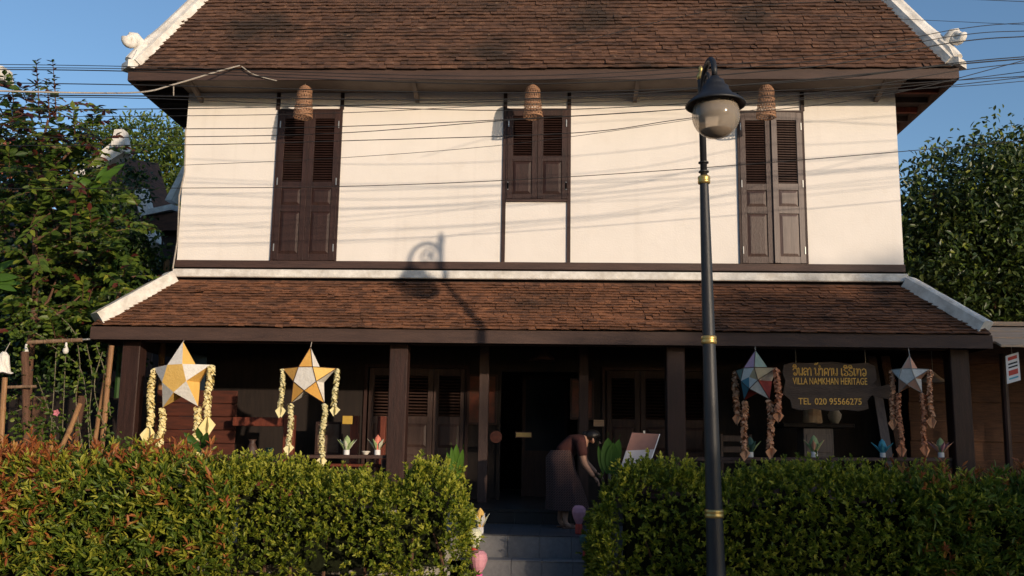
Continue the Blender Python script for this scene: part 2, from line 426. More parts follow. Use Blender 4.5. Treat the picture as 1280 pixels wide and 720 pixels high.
mb = MB(); mb.box(-.757, .154, -.03, .05, 5.222, 5.256); mb.build('window_sill', 'timber_h', house)

def slat_mesh(wd, dp=.030, th=.008):
    b = MB(); a = R(38)
    c, s = math.cos(a), math.sin(a)
    pts = []
    for x in (-wd/2, wd/2):
        for u, v in ((-dp/2, -th/2), (dp/2, -th/2), (dp/2, th/2), (-dp/2, th/2)):
            pts.append((x, u*c - v*s, u*s + v*c))
    b.add(pts, [(0, 1, 2, 3), (7, 6, 5, 4), (0, 4, 5, 1), (1, 5, 6, 2), (2, 6, 7, 3), (3, 7, 4, 0)])
    return b
_slats = {}
def leaf_door(name, hx, wd, z0, z1, y, louv, panels, mat, ang=0, side=1, pitch=.037, hinges=True, parent=None):
    """louvred and panelled leaf hung at hx; side=+1 leaf extends to +x of the hinge"""
    st = .085; th = .045
    lo = lambda a, b: (min(side*a, side*b), max(side*a, side*b))
    rails = sorted([louv[0], louv[1]] + [v for p in panels for v in p])
    mb = MB()
    for a, b in ((0, st), (wd-st, wd)):
        u, v = lo(a, b); mb.bbox(u, v, -th/2, th/2, z0, z1, .004)
    zs = [z0] + rails + [z1]
    for i in range(0, len(zs), 2):
        u, v = lo(st, wd-st); mb.box(u, v, -th/2+.003, th/2-.003, zs[i], zs[i+1])
    o = link(name, mb.mesh(name, mat), parent or house); o.location = (hx, y, 0); o.rotation_euler.z = ang
    key = (round(wd, 3), mat)
    if key not in _slats: _slats[key] = slat_mesh(wd-2*st).mesh('slat', mat)
    n = int((louv[1]-louv[0])/pitch)
    for k in range(n):
        sl = link('slat', _slats[key], o); sl.location = (side*wd/2, 0, louv[0]+(k+.5)*(louv[1]-louv[0])/n)
        sl.rotation_euler.x = rnd.uniform(-.05, .05)
    for a, b in panels:
        u, v = lo(st, wd-st); pb = MB(); e = .045
        pb.add([(u, -.004, a), (v, -.004, a), (v, -.004, b), (u, -.004, b), (u+e, -.019, a+e), (v-e, -.019, a+e), (v-e, -.019, b-e), (u+e, -.019, b-e), (u, .015, a), (v, .015, a), (v, .015, b), (u, .015, b)],
               [(4, 5, 6, 7), (0, 1, 5, 4), (1, 2, 6, 5), (2, 3, 7, 6), (3, 0, 4, 7), (11, 10, 9, 8)])
        link('panel', pb.mesh('panel', mat), o)
    if hinges:
        for zz in (z0+.19, z0+(z1-z0)*.52 if z1-z0 > 1.8 else z0+.2, z1-.22):
            hb = MB(); u, v = lo(.008, .022); hb.box(u, v, -th/2-.012, -th/2+.002, zz-.055, zz+.055); link('hinge', hb.mesh('hinge', 'steel'), o)
    return o
def frame(x0, x1, z0, z1, y0=-.032, y1=.10, wd=.03, mat='timber'):
    mb = MB(); mb.box(x0-wd, x0, y0, y1, z0, z1+wd); mb.box(x1, x1+wd, y0, y1, z0, z1+wd); mb.box(x0, x1, y0, y1, z1, z1+wd)
    mb.build('door_frame', mat, house)
LV = dict(louv=(5.515, 6.51), panels=[(5.155, 5.415), (4.405, 5.05)])
frame(-4.235, -3.30, 4.304, 6.635); frame(2.715, 3.64, 4.304, 6.605); frame(-.745, .16, 5.258, 6.655, wd=.014)
leaf_door('shutter', -4.232, .464, 4.308, 6.632, -.012, mat='timber', side=1, **LV)
leaf_door('shutter', -3.303, .464, 4.308, 6.632, -.012, mat='timber', side=-1, **LV)
leaf_door('shutter', 2.718, .46, 4.308, 6.60, -.012, mat='timber_mid', side=1, louv=(5.50, 6.48), panels=[(5.155, 5.405), (4.405, 5.05)])
o = leaf_door('shutter', 3.637, .46, 4.308, 6.60, -.012, mat='timber_grey', side=-1, ang=R(3.5), louv=(5.50, 6.48), panels=[(5.155, 5.405), (4.405, 5.05)])  # greyer timber carries the glossy reflection on this leaf
o['label'] = 'shutter leaf standing slightly ajar, greyer from sheen put into its colour'
WV = dict(louv=(5.92, 6.555), panels=[(5.335, 5.845)])
leaf_door('shutter', -.742, .450, 5.262, 6.652, -.012, mat='timber', side=1, **WV)
leaf_door('shutter', .157, .446, 5.262, 6.652, -.012, mat='timber', side=-1, **WV)

# tiles: each one a thin slab, lapped row by row; too small to pick apart, joined
def tiles(name, xl, xr, y0, z0, dy, dz, hip, nrow_len, expo, tw, mat, parent, th=.014, seed=1):
    """front slope from the eave (y0,z0) rising (dy,dz) per metre of slope, hips closing in by `hip` per metre of slope"""
    rg = random.Random(seed)
    sl = Vector((0, dy, dz)); nrm = Vector((0, -dz, dy))
    vs = []; fs = []
    nrows = int(nrow_len/expo)
    for k in range(nrows):
        s0 = k*expo - .012; xa = xl + hip*max(s0, 0) + .02; xb = xr - hip*max(s0, 0) - .02
        x = xa - rg.random()*tw
        while x < xb:
            ww = tw*rg.uniform(.86, 1.14); a = max(x, xa); b = min(x+ww-.0015, xb); x += ww
            if b-a < .03: continue
            js = rg.gauss(0, .003) + .004*math.sin(x*1.3+k*.7) + .003*math.sin(x*3.9+k*1.9); jl = rg.uniform(-.006, .006) + .006*math.sin(x*.9+k); t = th*rg.uniform(.7, 1.5); tl = rg.uniform(-.004, .004)
            if rg.random() < .035: jl += .016*rg.random(); js -= .022*rg.random(); tl *= 3
            base = len(vs)
            for s, up in ((s0+js, .034+jl), (s0+expo*1.6, .002)):
                for xx, e in ((a, -tl), (b, tl)):
                    p = Vector((xx, y0, z0)) + sl*s + nrm*(up+e); vs.append(p); vs.append(p+nrm*t)
            # order: (lo a bot, lo a top, lo b bot, lo b top, hi a bot, hi a top, hi b bot, hi b top)
            for q in ((0, 2, 3, 1), (1, 3, 7, 5), (0, 1, 5, 4), (2, 6, 7, 3)): fs.append([base+i for i in q])
    b = MB(); b.v = vs; b.f = fs; b.m = [0]*len(fs)
    o = b.build(name, mat, parent, kind='stuff')
    return o

# upper hipped roof, 2:1 pitch
oe = .652; EX0, EX1, EY, EZ = XL-oe, XR+oe, -oe, 7.045
S5 = math.sqrt(5)
ridge_dy = 2.7; ty = EY+ridge_dy; tz = EZ+2*ridge_dy; yb = EY+2*ridge_dy
mb = MB()
Fl, Fr, Bl, Br = (EX0, EY, EZ), (EX1, EY, EZ), (EX0, yb, EZ), (EX1, yb, EZ)
Tl, Tr = (EX0+ridge_dy, ty, tz), (EX1-ridge_dy, ty, tz)
mb.add([Fl, Fr, Tr, Tl, Bl, Br], [(0, 1, 2, 3), (1, 5, 2), (5, 4, 3, 2), (4, 0, 3), (0, 4, 5, 1)])
roof = mb.build('roof', 'under', house)
tiles('roof_tiles', EX0, EX1, EY-.035, EZ-.02, 1/S5, 2/S5, 1/S5, 3.4, .080, .115, 'tile', roof, th=.012, seed=3)
# side slopes: courses as lapped boards of tile, seen only edge-on
for sgn, xx in ((-1, EX0), (1, EX1)):
    mb = MB()
    for k in range(34):
        s = k*.09; ya = EY+s/S5; ybk = yb-s/S5; x = xx - sgn*s/S5; z = EZ+2*s/S5; x2 = xx-sgn*(s+.13)/S5; z2 = EZ+2*(s+.13)/S5
        mb.add([(x+sgn*.03, ya, z), (x+sgn*.03, ybk, z), (x2, ybk, z2), (x2, ya, z2), (x, ya, z), (x, ybk, z)], [(0, 1, 2, 3) if sgn < 0 else (3, 2, 1, 0), (4, 5, 1, 0)])
    mb.build('roof_tiles', 'tile', roof, kind='stuff')
mb = MB(); mb.box(EX0-.01, EX1+.01, EY-.028, EY+.012, 6.872, 7.036); mb.build('fascia', 'fascia', roof)
for xx in (EX0, EX1): mb = MB(); mb.box(xx-.02, xx+.02, EY+.014, yb, 6.872, 7.036); mb.build('fascia', 'fascia', roof)
mb = MB(); mb.box(XL, XR, EY+.014, 0, 6.93, 6.945); mb.build('soffit', 'soffit', roof)
mb = MB(); mb.box(EX0+.02, EX1-.02, EY+.014, yb, 6.995, 7.02); mb.build('soffit', 'under', roof)
for k in range(12):
    y = EY+.2+k*.42
    for xa, xb in ((EX0+.022, XL-.002), (XR+.002, EX1-.022)):
        mb = MB(); mb.box(xa, xb, y, y+.07, 6.91, 6.993); mb.build('rafter', 'timber_red' if xa > 0 and k % 2 else 'under', roof)
for x in (-5.48, -2.13, 1.17, 4.75):
    mb = MB(); mb.prism([(x-.03, -.62, 6.93), (x+.03, -.62, 6.93), (x+.03, -.62, 6.99), (x-.03, -.62, 6.99)], (0, .62, -.16)); mb.build('bracket', 'soffit', roof)

# white mortar ridges on the hips, with scroll ends
def hip_ridge(corner, dx, run, wd, name='hip_ridge'):
    c = Vector(corner); d = Vector((dx, 1, 2)).normalized() if name == 'hip_ridge' else Vector((dx, 1, 1)).normalized()
    side = d.cross(Vector((-dx*1.0, -1.0, 1.0 if name == 'hip_ridge' else 2.0))).normalized()
    up = side.cross(d).normalized()
    if up.dot(Vector((-dx, -1, .3))) < 0: up = -up
    return c, d, side, up
for dx, cx in ((1, EX0), (-1, EX1)):
    c = Vector((cx, EY, EZ)); d = Vector((dx, 1, 2)).normalized()
    out = (Vector((-dx, -1, 1)) - d*Vector((-dx, -1, 1)).dot(d)).normalized(); sd_ = d.cross(out).normalized()
    mb = MB(); prof = [(-.145, -.05), (-.15, .05), (-.10, .085), (-.06, .135), (0, .152), (.06, .135), (.10, .085), (.15, .05), (.145, -.05)]
    secs = []
    Ls = [i*.25 for i in range(23)]
    for s in Ls:
        k = 1.0 + (.16 if s < .75 else 0)*(1-abs(s-.3)/.6 if s < .75 else 0)
        for a, b in prof: secs.append(c + d*.10 + d*s + sd_*a*k*(1+rnd.uniform(-.015, .015)) + out*b*k)
    n = len(prof); fs = []
    for i in range(len(Ls)-1):
        for j in range(n):
            j2 = (j+1) % n; fs.append((i*n+j, i*n+j2, (i+1)*n+j2, (i+1)*n+j))
    fs += [tuple(range(n-1, -1, -1)), tuple(range((len(Ls)-1)*n, len(Ls)*n))]
    mb.add(secs, fs); rg = mb.build('hip_ridge', 'white_lime', roof)
    mb = MB()     # raised collar band
    secs = []
    for s in (.60, .64):
        for a, b in prof: secs.append(c + d*s + sd_*a*1.12 + out*(b*1.1+.004))
    mb.add(secs, [(j, (j+1) % n, n+(j+1) % n, n+j) for j in range(n)] + [tuple(range(n-1, -1, -1)), tuple(range(n, 2*n))]); mb.build('ridge_band', 'white_lime', roof)
    # end block and scroll ornament standing at the foot of the hip
    hz = Vector((-dx, -1, 0)).normalized(); sdz = Vector((dx, -1, 0)).normalized()
    mb = MB(); e = c + hz*.02
    pr = [(-.20, .0), (.06, .0), (.06, .11), (.0, .13), (-.06, .30), (-.20, .46)]
    mb.prism([e - sdz*.13 + hz*a + Vector((0, 0, b-.005)) for a, b in pr], sdz*.26); mb.build('ridge_end', 'white_lime', roof)
    mb = MB(); base = c + d*.30 + out*.12
    pts = [];  rr = []
    for i in range(20):
        q = i/19*math.pi*2.9; r0 = .085*(1-.80*i/19)
        pts.append(base + hz*(.10 + math.cos(math.pi*.9+q)*-r0*1.0) + Vector((0, 0, .14+math.sin(math.pi*.9+q)*r0)))
        rr.append(.058*(1-.25*i/19))
    mb.tube(pts, rr, 10)
    mb.tube([base+d*.06+out*-.06, base+d*.14+out*.06, base+d*.17+out*.15+hz*.02, base+d*.15+out*.21+hz*.05], [.075, .078, .066, .022], 10)
    mb.build('scroll_ornament', 'white_lime', roof, smooth=True)

# porch roof (skirt roof) all round, 1:1 pitch
ol = .803; PX0, PX1, PY, PZ = XL-ol, XR+ol, -ol, 3.205
mb = MB(); yb2 = 4.6
A = [(PX0, PY, PZ), (PX1, PY, PZ), (XR, 0, PZ+ol), (XL, 0, PZ+ol), (PX0, yb2, PZ), (XL, yb2, PZ+ol), (PX1, yb2, PZ), (XR, yb2, PZ+ol)]
mb.add(A, [(0, 1, 2, 3), (4, 0, 3, 5), (1, 6, 7, 2)])
mb.add([(p[0], p[1], p[2]-.05) for p in A], [(3, 2, 1, 0), (5, 3, 0, 4), (2, 7, 6, 1)])
porch = mb.build('porch_roof', 'under', house)
q2 = 1/math.sqrt(2)
tiles('roof_tiles', PX0, PX1, PY-.03, PZ-.012, q2, q2, q2, ol*math.sqrt(2)-.03, .064, .105, 'tile_low', porch, th=.010, seed=9)
for sgn, xx in ((-1, PX0), (1, PX1)):
    mb = MB()
    for k in range(15):
        s = k*.072*q2; x = xx - sgn*s; z = PZ+s; x2 = x - sgn*.075; z2 = z+.075
        mb.add([(x+sgn*.012, PY+s, z+.012), (x+sgn*.012, yb2, z+.012), (x2, yb2, z2), (x2, PY+s, z2), (x, PY+s, z-.006), (x, yb2, z-.006)], [(0, 1, 2, 3) if sgn < 0 else (3, 2, 1, 0), (4, 5, 1, 0)])
    mb.build('roof_tiles', 'tile_low', porch, kind='stuff')
mb = MB(); mb.box(PX0-.012, PX1+.012, PY-.025, PY+.015, 3.012, 3.190); mb.build('fascia', 'fascia', porch)
for xx in (PX0, PX1): mb = MB(); mb.box(xx-.02, xx+.02, PY+.016, yb2, 3.012, 3.190); mb.build('fascia', 'fascia', porch)
mb = MB(); mb.bbox(XL-.02, XR+.02, -.10, -.024, 4.035, 4.155, .012); mb.build('flashing', 'white_lime', porch)
for dx, cx in ((1, PX0), (-1, PX1)):
    c = Vector((cx, PY, PZ)); d = Vector((dx, 1, 1)).normalized()
    out = (Vector((-dx, -1, 2)) - d*Vector((-dx, -1, 2)).dot(d)).normalized(); s_ = d.cross(out).normalized()
    mb = MB(); prof = [(-.14, -.03), (-.145, .115), (-.125, .145), (.125, .145), (.145, .115), (.14, -.03)]; secs = []; n = 6
    Ls = [.10 + i*.145 for i in range(9)] + [1.36]
    for s in Ls:
        for a, b in prof: secs.append(c + d*s + s_*a + out*(b+rnd.uniform(-.003, .003)))
    fs = [(i*n+j, i*n+(j+1) % n, (i+1)*n+(j+1) % n, (i+1)*n+j) for i in range(len(Ls)-1) for j in range(n)] + [tuple(range(n-1, -1, -1)), tuple(range((len(Ls)-1)*n, len(Ls)*n))]
    mb.add(secs, fs); mb.build('hip_ridge', 'white_lime', porch)
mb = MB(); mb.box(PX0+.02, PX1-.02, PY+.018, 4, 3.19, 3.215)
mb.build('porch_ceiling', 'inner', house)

# posts, beam, floor
for x in (-6.025, -2.195, 1.664, 5.517):
    mb = MB(); mb.bbox(x-.128, x+.128, -.56, -.31, .74, 3.18, .012); mb.build('post', 'timber', house)
mb = MB(); mb.box(PX0+.4, PX1-.4, -.50, -.37, 3.02, 3.187); mb.build('porch_beam', 'timber_h', house)
mb = MB(); mb.box(-6.3, 5.75, -.62, 5.25, -.3, .745); mb.build('foundation', 'concrete', house)
mb = MB(); mb.box(-6.32, 5.77, -.64, 5.2, .747, .785); mb.build('porch_floor', 'floor', house)
# ground floor wall with the central doorway
GY = 1.5
mb = MB()
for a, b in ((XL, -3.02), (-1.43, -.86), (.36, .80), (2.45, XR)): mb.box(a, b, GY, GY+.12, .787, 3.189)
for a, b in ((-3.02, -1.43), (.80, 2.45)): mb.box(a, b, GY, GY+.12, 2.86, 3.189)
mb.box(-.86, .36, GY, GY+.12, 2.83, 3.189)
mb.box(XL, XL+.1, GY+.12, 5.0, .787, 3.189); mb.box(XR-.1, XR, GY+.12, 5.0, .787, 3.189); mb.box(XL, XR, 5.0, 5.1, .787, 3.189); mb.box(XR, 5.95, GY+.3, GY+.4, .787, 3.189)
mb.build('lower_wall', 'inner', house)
GD = dict(louv=(2.07, 2.72), panels=[(1.58, 1.95), (.92, 1.46)])
for x, s in ((-3.0, 1), (-2.475, 1), (-1.95, 1), (.82, 1), (1.36, 1), (1.90, 1)):
    leaf_door('door', x, .515 if x < 0 else .53, .80, 2.84, GY+.03, mat='timber_mid' if x < 0 else 'timber', side=1, hinges=False, pitch=.047, **GD)  # left doors in lighter timber, the sun on them put into the colour
frame(-3.02, -1.43, .787, 2.845, GY-.03, GY+.1, .05); frame(.80, 2.45, .787, 2.845, GY-.03, GY+.1, .05); frame(-.86, .36, .787, 2.80, GY-.04, GY+.1, .06, 'inner')
mb = MB(); mb.box(-.50, .16, 2.6, 2.63, 1.55, 2.76); dl = mb.build('glass_door', 'pane', house)
mb = MB(); mb.box(-.56, -.50, 2.58, 2.65, .787, 2.82); mb.box(.16, .22, 2.58, 2.65, .787, 2.82); mb.box(-.5, .16, 2.58, 2.65, .787, 1.55); mb.box(-.5, .16, 2.58, 2.65, 2.76, 2.82); mb.build('door_frame', 'timber', house)
for x in (-1.07, .43):
    mb = MB(); mb.bbox(x-.07, x+.07, .55, .69, .787, 3.185, .006); mb.build('inner_post', 'timber_mid' if x < 0 else 'timber', house)
# red timber screen in the left bay: posts and rails seen between the garlands
for x0, x1 in ((-4.02, -3.86), (-3.02, -2.90), (-2.62, -2.50)):
    mb = MB(); mb.bbox(x0, x1, .30, .42, .787, 2.03, .008); mb.build('screen_post', 'timber_red', house)
for x0, x1, z0, z1 in ((-4.80, -4.02, 1.86, 1.99), (-3.86, -3.02, 1.0, 1.09)):
    mb = MB(); mb.bbox(x0, x1, .33, .40, z0, z1, .006); mb.build('screen_rail', 'timber_red', house)
for k in range(7):
    z0 = 1.0+k*.2; mb = MB(); mb.bbox(-6.1, -4.85, .62, .66, z0, z0+.193, .006); mb.build('wall_board', 'inner_red', house)
# railing of the porch
def rail(x0, x1, z, dz):
    mb = MB(); mb.bbox(x0, x1, -.47, -.40, z, z+.05, .006); mb.v = [(a, b, c+(a-x0)/(x1-x0)*dz) for a, b, c in mb.v]; mb.build('railing', 'timber_h', house)
    mb = MB(); mb.bbox(x0, x1, -.46, -.41, z-.24, z-.19, .006); mb.build('railing', 'timber_h', house)
    n = max(2, int((x1-x0)/.9))
    for k in range(n+1):
        x = x0+.04+(x1-x0-.08)*k/n; mb = MB(); mb.bbox(x-.035, x+.035, -.465, -.405, .787, z-.004 + dz*k/n, .005); mb.build('railing_post', 'timber', house)
rail(-5.89, -2.33, 1.385, .04); rail(1.80, 5.38, 1.462, .05)

# tiled steps
def tiled_step(x0, x1, y0, y1, z0, z1, tread, n, tt=.30):
    mb = MB(); mb.box(x0, x1, y0+.012, y1, z0, z1-.012); st = mb.build('step', 'grout', house)
    wd = (x1-x0)/n
    for k in range(n):
        b = MB(); b.bbox(x0+k*wd+.003, x0+(k+1)*wd-.003, y0, y0+.011, max(z0, z1-.36), z1-.013, .002); b.build('tile', 'stone_tile', st)
    m = max(1, int((y1-y0)/tt+.5)); dd = (y1-y0)/m
    for j in range(m):
        for k in range(n):
            b = MB(); b.bbox(x0+k*wd+.003, x0+(k+1)*wd-.003, y0-.012+j*dd+.003 if j == 0 else y0+j*dd+.003, y0+(j+1)*dd-.003, z1-.011, z1, .002); b.build('tile', tread, st)
    return st
for k in range(6):
    mb = MB(); mb.bbox(-1.29+k*.38, -1.29+(k+1)*.38-.005, -.634, -.622, .594, .745, .002); mb.build('riser_tile', 'floor', house)
tiled_step(-1.30, .96, -2.20, -.65, -.1, .592, 'granite', 6, .4)
tiled_step(-1.20, .93, -2.46, -2.215, -.1, .330, 'stone_tile', 6, .25)
tiled_step(-1.20, .93, -2.75, -2.475, -.1, .05, 'stone_tile', 6, .25)
# wall conduit at the left corner of the upper storey
mb = MB(); mb.tube([at(232, 160, -.05), at(231, 215, -.06), at(224, 245, -.05), at(222, 300, -.05), at(216, 336, -.12)], .012, 6); mb.build('conduit', 'cable_pale', house)

# ------------------------------------------------------------------ bamboo fish-trap lanterns under the eave
def basket(x, ztop, tilt, label):
    t = thing('basket_lantern', (x, -.56, ztop), label, 'lantern', 'woven bamboo lanterns under the eave')
    prof = [(.035, -.05), (.080, -.085), (.104, -.16), (.118, -.27), (.128, -.37), (.134, -.46), (.138, -.52)]
    def rad(u):
        q = u*(len(prof)-1); i = min(int(q), len(prof)-2); fq = q-i
        return prof[i][0]*(1-fq)+prof[i+1][0]*fq, prof[i][1]*(1-fq)+prof[i+1][1]*fq
    o = Vector((x, -.56, ztop)); mb = MB()
    for s in (1, -1):
        for k in range(19):
            vs = []
            for i in range(13):
                u = i/12; r, z = rad(u); a = 2*math.pi*k/19 + s*u*1.9; r += .003*s
                for e in (-.5, .5):
                    aa = a + e*.0125/r*1.0 if r > .03 else a
                    vs.append((o.x+r*math.cos(aa), o.y+r*math.sin(aa), o.z+z))
            mb.add(vs, [(2*i, 2*i+1, 2*i+3, 2*i+2) for i in range(12)])
    for i in range(9):
        u = i/8; r, z = rad(u); mb.lathe([(r+.004, z-.006), (r+.006, z), (r+.004, z+.006), (r-.002, z), (r+.004, z-.006)], o, 18, caps=False)
    mb.build('basket', 'rattan', t)
    mb = MB(); mb.lathe([(.138, -.535), (.146, -.525), (.138, -.51), (.131, -.52), (.138, -.535)], o, 18, caps=False); mb.build('rim', 'rattan', t)
    mb = MB(); mb.tube([o + Vector((0, 0, .001)), o+Vector((.004, 0, -.08))], .006, 6); mb.build('cord', 'cable_pale', t)
    mb = MB(); mb.tube([o+Vector((-.11*math.cos(q), 0, -.16+.12*math.sin(q))) for q in [i*math.pi/8 for i in range(9)]], .006, 5); mb.build('handle', 'rattan', t)
    t.rotation_euler = (tilt*.5, tilt, 0)
basket(-3.72, 6.872, .02, 'woven bamboo lantern hanging before the tall shutters without a lamp post beside them')
basket(-.365, 6.872, -.03, 'woven bamboo lantern hanging before the short shutters of the window')
basket(3.02, 6.872, .04, 'woven bamboo lantern hanging beside the street lamp globe')

# ------------------------------------------------------------------ street lamp
LX, LY = 1.605, -4.0
LEAN = -.012
lamp = thing('street_lamp', (LX, LY, .022), 'dark iron street lamp with gold rings and a round glass globe', 'street lamp')
o = Vector((LX, LY, 0))
mb = MB(); mb.lathe([(.15, .022), (.15, .10), (.11, .14), (.092, .5), (.084, .94), (.079, 1.4), (.066, 2.7), (.054, 3.9), (.046, 4.38), (.046, 4.42)], o, 24); mb.build('post', 'iron', lamp, smooth=True)
mb = MB(); mb.lathe([(.036, 4.40), (.036, 5.50), (.040, 5.52), (.040, 5.54)], o, 18); mb.build('upper_post', 'iron', lamp, smooth=True)
for z, r in ((1.0, .094), (2.735, .078), (4.43, .064)):
    mb = MB(); mb.lathe([(r*.8, z-.045), (r, z-.035), (r*1.03, z-.01), (r*.93, z), (r*1.03, z+.012), (r, z+.035), (r*.8, z+.045)], o, 24); mb.build('gold_ring', 'gold', lamp, smooth=True)
for z in (4.52, 4.62):
    mb = MB(); mb.lathe([(.036, z-.008), (.055, z-.006), (.055, z+.006), (.036, z+.008)], o, 20); mb.build('collar', 'iron', lamp)
mb = MB(); mb.lathe([(.030, 5.535), (.044, 5.55), (.048, 5.585), (.034, 5.615), (.018, 5.635), (.026, 5.655), (.020, 5.685), (.004, 5.70)], o, 18); mb.build('finial', 'gold', lamp, smooth=True)
# arm: an arch towards the street with a curl inside
AX = Vector((.06, -1, 0)).normalized(); LQ = .62
pts = []
for i in range(15):
    q = i/14*math.pi; pts.append(o + AX*(LQ/2 - LQ/2*math.cos(q)) + Vector((0, 0, 5.24 + .30*math.sin(q)**.8 + .10*(i/14))))
mb = MB(); mb.tube(pts, .030, 10)
mb.tube([o+AX*.02+Vector((0, 0, 5.05)), o+AX*.10+Vector((0, 0, 5.24)), o+AX*.2+Vector((0, 0, 5.42))], .018, 8); mb.build('arm', 'iron', lamp, smooth=True)
pts = []; rr = []
for i in range(22):
    q = i/21*math.pi*2.6; r0 = .135*(1-.75*i/21); pts.append(o+AX*(LQ*.46-math.cos(q)*r0)+Vector((0, 0, 5.38+math.sin(q)*r0))); rr.append(.017)
mb = MB(); mb.tube(pts, rr, 8); mb.build('scroll', 'iron', lamp, smooth=True)
g = o + AX*LQ + Vector((.0, 0, 4.88))
mb = MB(); mb.lathe([(.018, .46), (.045, .445), (.060, .42), (.088, .405), (.10, .37), (.104, .345), (.135, .335), (.142, .30), (.165, .27), (.19, .235), (.245, .205), (.288, .165), (.300, .142), (.290, .138), (.235, .185), (.17, .215), (.02, .24)], g, 32); cap = mb.build('lamp_cap', 'iron', lamp, smooth=True)
mb = MB(); prof = []
for i in range(17):
    a = R(8)+(math.pi-R(8)-R(42))*i/16; prof.append((.236*math.sin(a), -.236*math.cos(a)+.04))
mb.lathe([(.004, -.194)]+prof, g, 32, caps=False); mb.build('globe', 'globe', lamp, smooth=True)
mb = MB(); prof = []
for i in range(7):
    a = R(4)+R(40)*i/6; prof.append((.222*math.sin(a), -.222*math.cos(a)+.04))
mb.lathe(prof, g, 28); mb.build('reflection_bowl', 'bark', lamp, smooth=True)  # added brown bowl imitating the dark reflection low in the globe
mb = MB(); mb.lathe([(.03, .235), (.04, .20), (.045, .16), (.035, .12), (.005, .10)], g, 16); mb.build('lamp_bulb', 'bulb', lamp, smooth=True)
lamp.rotation_euler.y = LEAN

# ------------------------------------------------------------------ star lanterns with garlands
def garland(mb, top, length, rad, tail, tailw, seed):
    rg = random.Random(seed); n = int(length/.018)
    ph = rg.uniform(0, 6)
    for k in range(n):
        z = -k*length/n; sw = .012*math.sin(k*.15+ph)
        for q in range(6):
            a = rg.uniform(0, 2*math.pi); r0 = rad*rg.uniform(.55, 1.15); w_ = rad*rg.uniform(.4, .75)
            c = Vector((top[0]+sw+math.cos(a)*r0*.45, top[1]+math.sin(a)*r0*.45, top[2]+z))
            out = Vector((math.cos(a), math.sin(a), rg.uniform(-.7, .5))).normalized(); tg = Vector((-math.sin(a), math.cos(a), rg.uniform(-.4, .4))).normalized()
            dn = Vector((0, 0, -rad*rg.uniform(.7, 1.1))); oh = Vector((math.cos(a), math.sin(a), 0))
            mb.add([c, c+oh*r0*.45+tg*w_+dn*.5, c+oh*r0*.75+dn, c+oh*r0*.45-tg*w_+dn*.5], [(0, 3, 2, 1)])
    # folded pointed tail
    b = Vector((top[0], top[1], top[2]-length+.02))
    for q in range(4):
        a = q*math.pi/2+rg.uniform(0, .6); d = Vector((math.cos(a), math.sin(a)*.6, 0))
        dz = rg.uniform(.75, 1.1)
        mb.add([b, b+d*tailw*.55+Vector((0, 0, -tail*.45*dz)), b+d*tailw*.12+Vector((0, 0, -tail*dz)), b-d*tailw*.35+Vector((0, 0, -tail*.5))], [(0, 1, 2, 3)])
def star(cx, cz, Rr, yaw, roll, cols, label, gl, gmats, ribs=None, depth=.13, Y=-.84, tails=(.14, .12), grad=.038):
    t = thing('star_lantern', (cx, Y, cz), label, 'star lantern')
    Q = Matrix.Rotation(yaw, 3, 'Z') @ Matrix.Rotation(roll, 3, 'Y')
    P = lambda a, r, d: Vector((cx, Y, cz)) + Q @ Vector((r*math.sin(a), d, r*math.cos(a)))
    tips = [P(2*math.pi*i/5, Rr, 0) for i in range(5)]
    ri = Rr*.42
    fr = [P(2*math.pi*(i+.5)/5, ri, -depth) for i in range(5)]
    bk = [P(2*math.pi*(i+.5)/5, ri, depth) for i in range(5)]
    names = cols['mats']
    mb = MB()
    mb.add(fr, [tuple(range(5))], cols['centre'])
    if 'centre_split' in cols:
        mb.f.pop(); mb.m.pop()
        cc = sum(fr, Vector())/5
        for i in range(5): mb.add([cc, fr[i], fr[(i+1) % 5]], [(0, 1, 2)], cols['centre_split'][i])
    mb.add(bk, [tuple(range(4, -1, -1))], cols['centre'])
    for i in range(5):
        a, b = fr[i-1], fr[i]; a2, b2 = bk[i-1], bk[i]
        mb.add([a, tips[i], b], [(2, 1, 0)], cols['tips'][i])
        mb.add([a2, tips[i], b2], [(0, 1, 2)], cols['tips'][i])
        mb.add([b, tips[i], b2], [(2, 1, 0)], cols['sides'][i]); mb.add([a, tips[i], a2], [(0, 1, 2)], cols['sides'][i])
    mb.build('star_body', names, t)
    if ribs:
        mb = MB()
        for i in range(5):
            for p in (fr[i-1], fr[i]): mb.tube([tips[i], p], .0055, 5)
            mb.tube([fr[i-1], fr[i]], .0055, 5)
        mb.build('star_frame', ribs, t)
    mb = MB(); mb.tube([tips[0]-Vector((0, 0, .01)), Vector((tips[0].x+.005, -.80, max(3.02, tips[0].z+.03)))], .006, 5); mb.build('hanging_cord', 'cable_pale', t)
    for j, (i, ln) in enumerate(zip((1, 4, 2, 3), gl)):
        mb = MB(); mb.mi = 0; garland(mb, tips[i]-Vector((0, 0, .0)), ln, grad, tails[0], tails[1], int(cx*100)+j); mb.build('garland', gmats[j], t)
    return t
star(-5.155, 2.49, .50, R(-17), R(-2), dict(mats=['paper_y', 'paper_w'], centre=0, tips=[1]*5, sides=[0]*5),
     'large star lantern with yellow centre and white points beside the bamboo pole', (.70, .80, .52, .52), ['garl_y']*4, None, .15, tails=(.36, .22), grad=.050)
star(-3.375, 2.505, .425, R(-12), R(0), dict(mats=['paper_w', 'paper_o', 'paper_y'], centre=0, tips=[1, 2, 1, 1, 1], sides=[0]*5),
     'star lantern with white centre and orange points outlined in dark ribs', (.52, .52, .72, .56), ['garl_g']*4, 'frame_d', .12, tails=(.17, .14), grad=.039)
